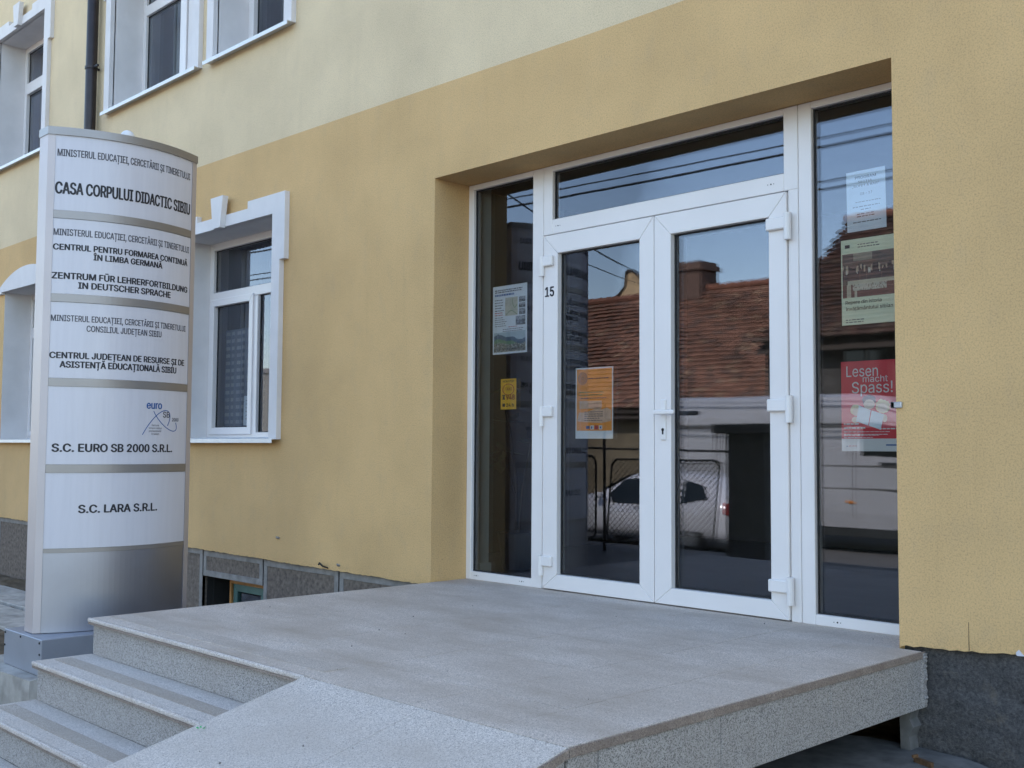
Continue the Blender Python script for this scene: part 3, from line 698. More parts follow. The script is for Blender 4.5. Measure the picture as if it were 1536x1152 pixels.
for (a, b) in ((YB, YB + .034), (YA - .040, YA)):
    bm = bmesh.new()
    prism(bm, [(XB - .115, a), (XB + .003, a), (face(b, .004), b), (XB - .14, b)] if a == YB else [(XB - .14, a), (face(a, .004), a), (XB + .003, b), (XB - .115, b)], ZS0, ZS1 - .044, 'z')
    finish('end_profile', bm, M['alu'], sg)
bm = bmesh.new()
ys = [YB - .004 + (YA - YB + .008) * i / n for i in range(n + 1)]
prism(bm, [(face(y, .010), y) for y in ys] + [(2 * (XB - .055) - face(y, .010), y) for y in ys[::-1]], ZS1 - .045, ZS1, 'z'); finish('top_cap', bm, M['alu_dark'], sg)
bm = bmesh.new(); bmesh.ops.create_uvsphere(bm, u_segments=20, v_segments=12, radius=.042, matrix=Matrix.Translation((-4.06, -1.50, ZS1 + .035))); cyl(bm, (-4.06, -1.5, ZS1 - .001), (-4.06, -1.5, ZS1 + .02), .022); finish('cap_knob', bm, M['white_print'], sg, smooth=True)
P0, P1 = YB + .035, YA - .041
bands = [(2.572, 2.141), (2.093, 1.667), (1.619, 1.192), (1.145, .709), (.661, .243)]
pans = []
for k, (zt_, zb_) in enumerate(bands):
    b = bmesh.new(); face_strip(b, P0, P1, zb_, zt_, .0); pans.append(finish('sign_panel', b, M['panel'], sg))
    b = bmesh.new(); face_strip(b, P0, P1, zb_ - (.046 if k < 4 else .024), zb_ - .001, .004); finish('divider', b, M['alu_dark'], sg)
b = bmesh.new(); face_strip(b, P0, P1, ZS0, .218, -.001); finish('lower_panel', b, M['alu_low'], sg)
MIN = 'MINISTERUL EDUCAȚIEI, CERCETĂRII ȘI TINERETULUI'
lines = [(0, MIN, -1.927, -1.116, 2.470, .040, .018, 'ink_grey'), (0, 'CASA CORPULUI DIDACTIC SIBIU', -1.934, -1.110, 2.268, .066, .030, 'ink'),
         (1, MIN, -1.934, -1.112, 2.016, .037, .018, 'ink_grey'), (1, 'CENTRUL PENTRU FORMAREA CONTINUĂ', -1.935, -1.122, 1.932, .033, .042, 'ink'), (1, 'ÎN LIMBA GERMANĂ', -1.738, -1.323, 1.884, .033, .042, 'ink'),
         (1, 'ZENTRUM FÜR LEHRERFORTBILDUNG', -1.937, -1.117, 1.769, .035, .042, 'ink'), (1, 'IN DEUTSCHER SPRACHE', -1.811, -1.256, 1.718, .035, .042, 'ink'),
         (2, MIN, -1.934, -1.126, 1.529, .034, .018, 'ink_grey'), (2, 'CONSILIUL JUDEȚEAN SIBIU', -1.762, -1.318, 1.475, .034, .018, 'ink_grey'),
         (2, 'CENTRUL JUDEȚEAN DE RESURSE ȘI DE', -1.936, -1.130, 1.320, .034, .042, 'ink'), (2, 'ASISTENȚĂ EDUCAȚIONALĂ SIBIU', -1.888, -1.196, 1.269, .035, .042, 'ink'),
         (3, 'S.C. EURO SB 2000 S.R.L.', -1.913, -1.214, .802, .044, .042, 'ink'), (4, 'S.C. LARA S.R.L.', -1.778, -1.317, .460, .044, .042, 'ink')]
for k, s, a, b_, z, cap, bold, ink in lines:
    bm = bmesh.new(); text_to(bm, s, lambda u, v: (face(u, .0012), u, v), a, b_, z - cap / 2, cap, bold); finish('lettering', bm, M[ink], pans[k], recalc=False)
bm = bmesh.new(); ff = lambda u, v: (face(u, .0012), u, v)
text_to(bm, 'euro', ff, -1.408, -1.300, 1.033, .044, .03); finish('lettering', bm, M['ink_blue'], pans[3], recalc=False)
bm = bmesh.new(); text_to(bm, 'SB', ff, -1.292, -1.240, .984, .034, .02); finish('lettering', bm, M['ink_grey'], pans[3], recalc=False); bm = bmesh.new(); text_to(bm, '2000', ff, -1.222, -1.168, .963, .020, .02)
for i, s in enumerate(('Centru de', 'formare continuă', 'profesională', 'în turism')):
    w_ = (.05, .09, .085, .055)[i]; text_to(bm, s, ff, -1.345 - w_ / 2, -1.345 + w_ / 2, .932 - .017 * i, .010, .005)
finish('lettering', bm, M['ink_grey'], pans[3], recalc=False)
def bez(ps, n=28):
    out = []
    for i in range(n + 1):
        t = i / n; q = [Vector(p) for p in ps]
        while len(q) > 1: q = [a.lerp(b, t) for a, b in zip(q[:-1], q[1:])]
        out.append(q[0])
    return out
bm = bmesh.new()
for ps in (((-1.431, .88), (-1.36, 1.00), (-1.27, 1.075), (-1.20, 1.03), (-1.257, .935)), ((-1.359, 1.02), (-1.31, .93), (-1.20, .87), (-1.165, .90), (-1.192, .955))):
    c = bez(ps)
    for a, b_ in zip(c[:-1], c[1:]):
        d_ = (b_ - a); nn = Vector((-d_.y, d_.x)).normalized() * .0024
        q = [a + nn, b_ + nn, b_ - nn, a - nn]; quad(bm, *[(face(p.x, .0011), p.x, p.y) for p in q])
finish('emblem_curve', bm, M['ink_blue'], pans[3], recalc=False)
bm = bmesh.new(); box(bm, -4.345, -3.815, -2.012, -.98, -.415, -.222, .003); bx = finish('base_box', bm, M['box_metal'], sg)
for p in ((-4.325, -.24), (-3.835, -.24), (-4.33, -.31), (-3.83, -.30), (-4.1, -.238)): bm = bmesh.new(); cyl(bm, (p[0], -2.016, p[1]), (p[0], -2.01, p[1]), .006, seg=8); finish('rivet', bm, M['gap'], bx)
bm = bmesh.new(); rs = random.Random(6)
pts = [(-4.62, -2.14), (-3.76, -2.09), (-3.72, -2.0), (-3.75, -1.5), (-3.7, -.88), (-4.6, -.85)]
prism(bm, pts, GZ - .02, -.416, 'z'); bmesh.ops.subdivide_edges(bm, edges=bm.edges[:], cuts=3)
for v in bm.verts:
    if v.co.z < -.4: v.co += Vector((rs.uniform(-.005, .005), rs.uniform(-.005, .005), rs.uniform(-.004, .004)))
tag(finish('concrete_footing', bm, M['concrete']), 'rough cast concrete footing block carrying the pylon sign base', 'footing')

# ------------------------------------------------------------------ things stuck behind the glass
PYG = GY + .028
def local(x0, z0, tilt=0):
    c, s = math.cos(tilt), math.sin(tilt)
    return lambda u, v, lay=0: (x0 + u * c - v * s, PYG - .0006 * lay, z0 + u * s + v * c)
def sheet(name, mat, fn, w, h, label, cat):
    bm = bmesh.new(); A = [fn(u, v, .5) for u, v in ((0, 0), (w, 0), (w, h), (0, h))]; Bq = [(p[0], p[1] + .0008, p[2]) for p in A]
    va = [bm.verts.new(p) for p in A]; vb = [bm.verts.new(p) for p in Bq]; bm.faces.new(va); bm.faces.new(vb[::-1])
    for i in range(4): bm.faces.new((va[i], vb[i], vb[(i + 1) % 4], va[(i + 1) % 4]))
    return tag(finish(name, bm, mat), label, cat)
def patch(name, parent, mat, fn, rects, lay=1.5):
    bm = bmesh.new()
    for r in rects:
        if len(r) == 4: quad(bm, fn(r[0], r[2], lay), fn(r[1], r[2], lay), fn(r[1], r[3], lay), fn(r[0], r[3], lay))
        else: bm.faces.new([bm.verts.new(fn(*p, lay)) for p in r[0]])
    return finish(name, bm, mat, parent, recalc=False)
def words(parent, mat, fn, items, lay=2.5, name='lettering'):
    bm = bmesh.new()
    for s, a, b, v, cap, bold in items: text_to(bm, s, lambda u, w: fn(u, w, lay), a, b, v, cap, bold)
    return finish(name, bm, mat, parent, recalc=False)
def picture(parent, fn, u0, u1, v0, v1, nx, ny, colf, lay=1.5, name='picture'):
    bm = bmesh.new(); cols = []
    for i in range(nx):
        for j in range(ny):
            a, b = u0 + (u1 - u0) * i / nx, u0 + (u1 - u0) * (i + 1) / nx; c, d = v0 + (v1 - v0) * j / ny, v0 + (v1 - v0) * (j + 1) / ny
            quad(bm, fn(a, c, lay), fn(b, c, lay), fn(b, d, lay), fn(a, d, lay)); cols.append(colf((i + .5) / nx, (j + .5) / ny))
    o = finish(name, bm, M['picture'], parent, recalc=False)
    at = o.data.color_attributes.new('col', 'FLOAT_COLOR', 'CORNER'); k = 0
    for p, c in zip(o.data.polygons, cols):
        for li in p.loop_indices: at.data[li].color = (*c, 1)
    return o
def lines_of(n, u0, u1, v0, dv, h=.004, jit=.25, seed=1):
    r = random.Random(seed); out = []
    for i in range(n):
        w = (u1 - u0) * (1 - jit * r.random()); u = u0
        while u < u0 + w - .004:
            l = r.uniform(.008, .022); out.append((u, min(u + l, u0 + w), v0 - i * dv, v0 - i * dv + h)); u += l + .004
    return out
rp = random.Random(21)
# map poster
f = local(-2.823, 1.397, .004); p = sheet('map_poster', M['paper'], f, .303, .425, 'white map poster with landscape photo in the narrow left side pane', 'poster')
patch('text_line', p, M['ink_grey'], f, lines_of(2, .02, .27, .395, .012, .007, .1, 1) + lines_of(5, .02, .13, .225, .013, .004, .3, 2) + lines_of(2, .09, .28, .15, .012, .004, .2, 3))
patch('title_line', p, M['ink_blue'], f, lines_of(1, .02, .19, .362, .01, .012, 0, 4)); patch('red_line', p, M['ink_red'], f, lines_of(2, .02, .10, .255, .014, .005, .2, 5) + lines_of(1, .14, .22, .163, .01, .004, 0, 6))
patch('text_line', p, M['ink'], f, lines_of(5, .02, .10, .335, .0165, .005, .3, 7))
mp = patch('map_print', p, M['beige_print'], f, [(.112, .222, .235, .348)])
bm = bmesh.new()
for c in (((.12, .24), (.17, .29), (.19, .25), (.215, .24)), ((.18, .34), (.165, .30), (.20, .29), (.19, .26), (.215, .30))):
    q = bez(c, 12)
    for a, b_ in zip(q[:-1], q[1:]):
        nn = Vector((-(b_ - a).y, (b_ - a).x)).normalized() * .0018; quad(bm, *[f(v.x, v.y, 2.5) for v in (a + nn, b_ + nn, b_ - nn, a - nn)])
finish('map_route', bm, M['green_print'], p, recalc=False)
def bw_photo(seed):
    r = random.Random(seed); g = [[r.uniform(.03, .4) for _ in range(9)] for _ in range(9)]
    return lambda u, v: tuple(.75 * (g[int(u * 8)][int(v * 8)] + (.25 if v > .6 else 0)) * c for c in (.95, 1, 1.1))
for k, (v0, v1) in enumerate(((.312, .345), (.277, .307), (.235, .272), (.172, .228))): picture(p, f, .232 if k < 3 else .205, .288, v0, v1, 9, 9, bw_photo(k + 3))
def landscape(u, v):
    h1 = .62 + .12 * math.sin(u * 5 + .6) + .05 * math.sin(u * 13); h2 = .42 + .06 * math.sin(u * 9)
    if v > h1 + .12: return (.45, .55, .62)
    if v > h1 - .1: return (.07 + .05 * rp.random(), .15, .22)
    if v > h2: return (.16, .26 + .05 * rp.random(), .17)
    k = rp.random(); return (.45, .45, .42) if k > .7 else ((.12, .14, .13) if k > .3 else (.25, .22, .18))
picture(p, f, .012, .29, .012, .135, 40, 24, landscape); words(p, M['white_print'], f, [('Zi la Gura Râului', .03, .27, .022, .018, .01)])
# yellow sticker
f = local(-2.748, 1.054); p = sheet('yellow_sticker', M['yellow_print'], f, .137, .188, 'small yellow sticker with red oval and red digits below the map poster', 'sticker')
bm = bmesh.new()
for i in range(26):
    t0, t1 = 2 * math.pi * i / 26, 2 * math.pi * (i + 1) / 26
    quad(bm, *[f(.068 + .052 * r * math.cos(t), .122 + .036 * r * math.sin(t), 1.5) for t, r in ((t0, 1), (t1, 1), (t1, .88), (t0, .88))])
finish('red_oval', bm, M['ink_red'], p, recalc=False)
words(p, M['ink_red'], f, [('948', .05, .125, .058, .032, .03)])
words(p, M['ink_red'], f, [('TAXI', .036, .10, .116, .018, .02)])
words(p, M['ink'], f, [('NON STOP', .02, .118, .166, .013, .02), ('24 h', .05, .118, .016, .020, .03)]); patch('phone_symbol', p, M['ink'], f, [(.016, .04, .06, .066), (.02, .036, .066, .082), (.014, .042, .083, .090), (.016, .04, .016, .036)])
# orange poster
f = local(-2.121, .873, -.003); p = sheet('orange_poster', M['paper'], f, .283, .406, 'orange poster with round stamp and white bottom strip on the left door leaf', 'poster')
patch('orange_print', p, M['orange'], f, [(.008, .275, .045, .398)])
bm = bmesh.new()
for i in range(28):
    t0, t1 = 2 * math.pi * i / 28, 2 * math.pi * (i + .6) / 28
    for ra, rb in ((.035, .029), (.025, .019), (.013, .004)):
        quad(bm, *[f(.055 + r * math.cos(t), .345 + r * math.sin(t), 2.5) for t, r in ((t0, ra), (t1, ra), (t1, rb), (t0, rb))])
finish('round_stamp', bm, M['ink_grey'], p, recalc=False)
patch('text_line', p, M['ink_grey'], f, lines_of(1, .095, .255, .34, .012, .006, 0, 11) + lines_of(1, .04, .24, .228, .012, .005, .1, 14), 2.5)
patch('green_line', p, M['green_print'], f, lines_of(2, .03, .23, .262, .016, .005, .2, 12), 2.5)
r2 = random.Random(9); torn = [(.012, .10), (.06, .095), (.20, .088), (.268, .10), (.27, .16), (.24, .175), (.20, .165), (.17, .18), (.15, .17), (.08, .15), (.03, .15)]
patch('pale_print', p, M['orange_pale'], f, [(torn,), (.03, .20, .17, .215)], 2.2)
patch('text_line', p, M['ink_grey'], f, lines_of(5, .07, .22, .15, .012, .004, .3, 13), 2.9)
patch('logo', p, M['white_print'], f, [(.115, .142, .052, .075), (.18, .205, .052, .075)], 2.5); patch('logo', p, M['ink_red'], f, [(.148, .174, .052, .075)], 2.5); patch('logo', p, M['ink_blue'], f, [(.082, .11, .056, .072), (.121, .13, .057, .07), (.187, .197, .058, .069)], 2.9)
# note
f = local(-.397, 1.834, .012); p = sheet('paper_notice', M['paper_bright'], f, .195, .284, 'bluish white opening hours notice taped high in the right side pane', 'notice')
words(p, M['ink_grey'], f, [('PROGRAM', .045, .15, .245, .013, .01), ('SECȚIA', .06, .13, .226, .010, .0), ('„BUFET & BAR”', .03, .165, .207, .010, 0), ('08 – 17', .07, .13, .168, .012, 0)])
patch('text_line', p, M['ink_grey'], f, lines_of(1, .045, .17, .135, .01, .003, 0, 31) + lines_of(1, .03, .165, .112, .01, .004, 0, 32) + lines_of(1, .07, .12, .098, .01, .004, 0, 33) + lines_of(2, .05, .145, .078, .012, .004, .2, 34) + lines_of(1, .03, .17, .04, .01, .004, 0, 35))
# history poster
f = local(-.430, 1.398, .003); p = sheet('history_poster', M['paper_cream'], f, .288, .402, 'pale green poster with an old group photo below the paper notice', 'poster')
def group_photo(u, v):
    if v > .82: return (.16, .13, .12) if u < .2 or u > .55 else (.36, .33, .27)
    fig = .5 + .5 * math.sin(u * 62 + 3 * math.sin(u * 17)) * (.6 + .4 * math.sin(u * 29))
    if v > .38:
        if v > .70 + .05 * math.sin(u * 23): return (.16 + .05 * rp.random(), .13, .11)
        if v > .60 + .05 * math.sin(u * 43) and fig > .55: return (.50, .40, .30)
        if v > .52 and fig > .82: return (.55, .55, .48)
        return (.05, .05, .055) if fig > .25 else (.11, .085, .075)
    if v > .30: return (.58, .55, .42) if .1 < u < .97 else (.12, .1, .08)
    if v > .14 and .18 < u < .8: return (.60, .58, .48) if rp.random() > .25 else (.35, .3, .24)
    if .08 < u < .15 or .22 < u < .27: return (.55, .5, .38)
    return (.13 + .06 * rp.random(), .075, .06)
picture(p, f, .006, .282, .128, .335, 64, 34, group_photo)
words(p, M['ink'], f, [('Repere din istoria', .02, .20, .098, .016, .012), ('învățământului sibian', .02, .255, .068, .016, .012)]); patch('text_line', p, M['ink_grey'], f, lines_of(2, .02, .12, .022, .011, .004, .2, 41) + lines_of(2, .085, .20, .372, .012, .004, .2, 42)); patch('logo', p, M['ink'], f, [(.02, .045, .362, .378)])
# red poster
f = local(-.438, .811, .0); p = sheet('red_poster', M['red_print'], f, .288, .417, 'red reading poster with cartoon children and open book in the right side pane', 'poster')
words(p, M['white_print'], f, [('Lesen', .028, .185, .345, .050, .0), ('macht', .110, .232, .318, .030, 0), ('Spass!', .055, .255, .268, .052, 0)])
patch('bottom_strip', p, M['white_print'], f, [(.0, .288, .0, .058)]); patch('logo', p, M['ink_blue'], f, [(.22, .275, .026, .032), (.025, .03, .02, .026)], 2.5); patch('logo', p, M['ink_red'], f, lines_of(1, .035, .075, .022, .01, .004, 0, 51), 2.5)
patch('text_line', p, M['white_print'], f, lines_of(2, .012, .14, .122, .018, .007, .4, 52) + lines_of(2, .012, .27, .088, .012, .003, .2, 53) + lines_of(1, .19, .275, .1, .012, .006, 0, 54) + lines_of(2, .012, .19, .072, .01, .003, .3, 55))
def blob(cx, cy, rx, ry, n=22, jag=0.0, seed=0):
    r = random.Random(seed); return [(cx + rx * (1 + jag * (r.random() - .5)) * math.cos(2 * math.pi * i / n), cy + ry * (1 + jag * (r.random() - .5)) * math.sin(2 * math.pi * i / n)) for i in range(n)]
patch('cartoon_hair', p, M['hair_print'], f, [(blob(.205, .205, .036, .032, 26, .25, 1),), (blob(.075, .19, .03, .026, 22, .12, 2),)], 1.6)
patch('cartoon_hair', p, M['ink_grey'], f, [(blob(.14, .235, .034, .024, 22, .2, 3),)], 1.6)
patch('cartoon_face', p, M['skin_print'], f, [(blob(.14, .215, .028, .022),), (blob(.205, .198, .024, .021),), (blob(.078, .182, .02, .018),), (blob(.215, .15, .012, .018),), (blob(.07, .145, .018, .014),)], 2.2)
patch('open_book', p, M['paper_bright'], f, [([(.088, .212), (.148, .188), (.134, .118), (.075, .138)],), ([(.152, .187), (.212, .168), (.195, .098), (.137, .117)],)], 2.8)
# paper behind the ground floor window
f = local(-5.71, .985, .02); PYG_ = PYG; PYG = .335
p = sheet('paper_sheet', M['paper_bright'], local(-5.785, .99, -.03), .23, .24, 'small white printed sheet standing behind the ground floor window sash', 'paper'); patch('text_line', p, M['ink_grey'], local(-5.785, .99, -.03), lines_of(6, .03, .2, .2, .03, .005, .3, 61)); PYG = PYG_

# plant in the hall
pl = thing('potted_plant', 'tall bare stemmed potted plant in the dark hall behind left side pane', 'plant', (-3.22, 1.0, 0))
bm = bmesh.new(); cyl(bm, (-3.27, 1.0, -.01), (-3.27, 1.0, .24), .10, .14, 20); finish('pot', bm, simple('grey_pot', (.10, .11, .13), .5), pl)
bm = bmesh.new(); tube(bm, [(-3.28, 1, .22), (-3.30, 1.02, .6), (-3.36, 1.0, 1.0), (-3.4, 1, 1.25)], .009); tube(bm, [(-3.25, 1, .22), (-3.22, 1.0, .55), (-3.12, .98, .85)], .008); tube(bm, [(-3.29, 1.0, .5), (-3.42, 1.02, .8)], .006); finish('stem', bm, M['bark'], pl)
bm = bmesh.new(); rl = random.Random(3)
for c in ((-3.4, 1.25), (-3.12, .85), (-3.42, .8), (-3.36, 1.0), (-3.46, .72)):
    for k in range(5):
        a = rl.uniform(0, 6.28); L = rl.uniform(.1, .18); d_ = Vector((math.cos(a), math.sin(a) * .6, rl.uniform(-.5, .4))).normalized(); sde = d_.cross(Vector((0, 0, 1))).normalized() * L * .22; o_ = Vector((c[0], 1.0, c[1]))
        quad(bm, o_, o_ + d_ * L * .5 + sde, o_ + d_ * L, o_ + d_ * L * .5 - sde)
finish('foliage', bm, M['leaf'], pl)

# ------------------------------------------------------------------ across the forecourt and the street (seen mirrored in the glass)
gp_ = thing('gate_pillar', 'dark rendered gate pillar with flat cap mirrored in the right door leaf', 'pillar', (-5.67, -6.95, GZ))
B('shaft', gp_, M['pillar'], (-5.98, -5.40, -7.25, -6.75, GZ - .1, 1.03), bev=.01); B('cap', gp_, M['pillar'], (-6.11, -5.27, -7.36, -6.62, 1.03, 1.15), bev=.01)
fen = thing('mesh_fence', 'dark wire mesh fence with posts and rail beside the pillar, mirrored in the doors', 'fence', (-8.3, -6.8, GZ))
def chain_panel(g, x0, x1, y, z0, z1, lean=0):
    bm = bmesh.new(); r = .08
    pts = [(x0, y, z0 + r), (x0 + lean, y, z1 - r), (x0 + r + lean, y, z1), (x1 - r + lean, y, z1), (x1 + lean, y, z1 - r), (x1, y, z0 + r), (x1 - r, y, z0), (x0 + r, y, z0), (x0, y, z0 + r)]
    tube(bm, pts, .014, 8); pn = finish('mesh_panel', bm, M['mesh'], g)
    bm = bmesh.new(); st = .085; w, h = x1 - x0, z1 - z0
    for sgn in (1, -1):
        k = -int(h / st) - 1
        while k * st < w + h:
            c = k * st
            if sgn == 1: a = (max(c, 0), max(-c, 0)); t = min(w - a[0], h - a[1])
            else: a = (min(c, w), max(c - w, 0)); t = min(a[0], h - a[1])
            if t > .02:
                b_ = (a[0] + sgn * t, a[1] + t); ln = lambda q: (x0 + q[0] + lean * q[1] / h, y, z0 + q[1])
                cyl(bm, ln(a), ln(b_), .0058, seg=4)
            k += 1
    finish('wire_mesh', bm, M['mesh'], pn)
chain_panel(fen, -8.0, -6.2, -6.8, -.45, .68, .10)
chain_panel(fen, -10.4, -8.2, -6.8, -.45, .72)
bm = bmesh.new(); cyl(bm, (-10.6, -6.85, .86), (-5.985, -6.85, .80), .015, seg=8); finish('rail', bm, M['mesh'], fen)
for x in (-8.1, -10.5):
    bm = bmesh.new(); cyl(bm, (x, -6.87, GZ), (x, -6.87, 1.45), .024, .02, 8); finish('post', bm, M['mesh'], fen)

def wheel(parent, x, y, z, r, w, side):
    bm = bmesh.new(); cyl(bm, (x, y, z), (x, y - w, z), r, seg=24); o = finish('wheel', bm, M['tyre'], parent)
    bm = bmesh.new(); cyl(bm, (x, y + .006, z), (x, y - .02, z), r * .64, r * .6, 20); cyl(bm, (x, y + .02, z), (x, y, z), r * .18, seg=10); finish('rim', bm, M['rim'], o)
# van: side profile loft (x along, tumblehome in y)
RZ = -.88
van = thing('parked_van', 'white high roofed panel van parked on the street mirrored in the right glass', 'van', (-8, -12.9, RZ))
def loft(bm, sections):
    """sections: list of rings (same count), closed rings"""
    R_ = [[bm.verts.new(p) for p in s] for s in sections]
    for a, b in zip(R_[:-1], R_[1:]):
        n_ = len(a)
        for i in range(n_): bm.faces.new((a[i], a[(i + 1) % n_], b[(i + 1) % n_], b[i]))
    bm.faces.new(R_[0][::-1]); bm.faces.new(R_[-1])
def ring(x, top, half, zlow=RZ + .42, yc=-12.9, belt=.55):
    t = top
    prof = [(half, zlow), (half + .02, zlow + .25), (half + .015, belt), (half - .03, t - .42), (half - .07, t - .20), (half - .16, t - .06), (half - .32, t)]
    return [(x, yc + a, z) for a, z in prof] + [(x, yc - a, z) for a, z in prof[::-1]]
bm = bmesh.new()
loft(bm, [ring(-11.15, 1.74, .90), ring(-11.10, 1.80, .97), ring(-10.6, 1.82, .98), ring(-7.2, 1.80, .98), ring(-6.6, 1.74, .97), ring(-6.1, 1.35, .95), ring(-5.75, .75, .93, belt=.2), ring(-5.2, .42, .88, belt=.1), ring(-4.95, .2, .80, belt=-.1)])
finish('body', bm, M['van'], van, smooth=False)
ys_ = -12.9 + .98
bm = bmesh.new()
for z, h in ((1.28, .012), (.56, .02), (.18, .018)): box(bm, -11.05, -6.0, ys_ - .01, ys_ + .021, z, z + h)
for x in (-9.75, -8.22, -7.02, -6.02): box(bm, x, x + .014, ys_ - .06, ys_ + .0175, -.30, 1.30)
finish('panel_seam', bm, M['joint'], van)
def rrect(x0, x1, z0, z1, y, rr=.07):
    q = []
    for cx, cz, a0 in ((x1 - rr, z1 - rr, 0), (x0 + rr, z1 - rr, 90), (x0 + rr, z0 + rr, 180), (x1 - rr, z0 + rr, 270)):
        for k in range(5): a = R(a0 + k * 22.5); q.append((cx + rr * math.cos(a), y, cz + rr * math.sin(a)))
    return q + q[:1]
for x0, x1 in ((-10.95, -9.85), (-9.62, -8.34), (-8.10, -7.12)):
    bm = bmesh.new(); tube(bm, rrect(x0, x1, .66, 1.24, ys_ - .006), .013, 5); finish('side_panel', bm, M['joint'], van)
bm = bmesh.new(); box(bm, -6.55, -6.25, ys_ + .0, ys_ + .04, .58, .63, .008); finish('door_handle', bm, M['gasket'], van)
bm = bmesh.new(); box(bm, -7.15, -7.0, ys_ + .01, ys_ + .035, -.06, -.02, .004); finish('side_marker', bm, M['amber'], van)
bm = bmesh.new(); box(bm, -6.9, -6.15, ys_ - .06, ys_ + .004, .72, 1.22, .02); finish('cab_window', bm, M['car_glass'], van)
bm = bmesh.new(); box(bm, -11.0, -5.2, ys_ - .25, ys_ - .02, RZ + .28, RZ + .44); finish('rocker', bm, M['tyre'], van)
for x in (-9.75, -5.75):
    for y in (ys_ - .02, ys_ - 1.70): wheel(van, x, y, RZ + .34, .34, .22, 1)
# car
car = thing('parked_car', 'pale silver hatchback parked behind the mesh fence mirrored in the doors', 'car', (-10.1, -10.5, RZ))
CY, HW = -10.45, .83
def cring(x, zs, ztop, hw, tw, zl=RZ + .22):
    pr_ = [(hw * .93, zl), (hw, zl + .18), (hw, zs - .12), (hw * .95, zs), (tw, ztop - .06), (tw * .86, ztop)]
    return [(x, CY + a, z) for a, z in pr_] + [(x, CY - a, z) for a, z in pr_[::-1]]
bm = bmesh.new()
loft(bm, [cring(-12.2, -.38, -.30, .62, .5, RZ + .3), cring(-12.1, -.28, -.2, .74, .62), cring(-11.7, -.16, -.06, .80, .68), cring(-11.0, -.06, .02, HW, .72), cring(-10.75, -.03, .05, HW, .72),
          cring(-10.1, -.12, .38, HW, .60), cring(-9.7, -.12, .45, HW, .60), cring(-9.0, -.11, .43, HW, .58), cring(-8.55, -.08, .36, HW, .58), cring(-8.15, -.02, .16, HW * .98, .62), cring(-8.0, -.05, .04, .78, .66), cring(-7.92, -.25, -.2, .72, .6)])
finish('body', bm, M['car'], car, smooth=True)
def side_glass(pts):
    bm = bmesh.new()
    for sg_ in (1, -1):
        q = []
        for x, z in pts:
            t = (z + .12) / .50; yy = HW * .95 + (.60 - HW * .95) * max(0, min(1, t)); q.append((x, CY + sg_ * (yy + .012), z))
        bm.faces.new([bm.verts.new(p) for p in q])
    return finish('side_window', bm, M['car_glass'], car)
side_glass([(-10.62, -.10), (-9.68, -.10), (-9.72, .34), (-10.14, .31)]); side_glass([(-9.60, -.10), (-8.95, -.09), (-9.0, .34), (-9.64, .345)]); side_glass([(-8.88, -.08), (-8.40, .04), (-8.52, .24), (-8.92, .33)])
bm = bmesh.new(); quad(bm, (-10.72, CY - .66, .065), (-10.72, CY + .66, .065), (-10.12, CY + .54, .365), (-10.12, CY - .54, .365)); o_ = finish('windscreen', bm, M['car_glass'], car)
for v in o_.data.vertices: v.co.z += .03; v.co.x -= .02
bm = bmesh.new()
for x in (-9.63, -8.92, -10.7): box(bm, x, x + .01, CY + HW - .03, CY + HW + .003, RZ + .3, -.05)
finish('door_seam', bm, M['joint'], car)
bm = bmesh.new(); box(bm, -8.06, -7.94, CY + .55, CY + .80, -.22, -.02, .02); finish('tail_light', bm, M['lamp_red'], car); bm = bmesh.new(); box(bm, -9.85, -9.7, CY + HW, CY + HW + .03, -.15, -.12, .006); box(bm, -9.1, -8.97, CY + HW, CY + HW + .03, -.14, -.11, .006); finish('door_handle', bm, M['car'], car)
bm = bmesh.new(); box(bm, -10.62, -10.45, CY + HW, CY + HW + .17, -.03, .07, .03); finish('mirror', bm, M['car'], car)
for x in (-11.35, -8.75):
    for y in (CY + HW - .01, CY - HW + .2): wheel(car, x, y, RZ + .30, .30, .19, 1)

bm = bmesh.new(); rg = random.Random(12)
for k in range(46):
    x, y = rg.uniform(-1.1, .05), PY - rg.uniform(.02, 1.2)
    if k % 3 == 0: x, y = rg.uniform(-2.8, .05), rg.uniform(-2.0, .2)
    q = .0018 + .0025 * rg.random() ** 2; z = (rz(y) if y < PY else 0) + .0005
    cyl(bm, (x, y, z), (x + q * .3, y, z + q), q, q * .5, 5)
tag(finish('grit', bm, M['joint']), 'loose dark grit scattered over the granite landing and ramp', 'grit', kind='stuff')
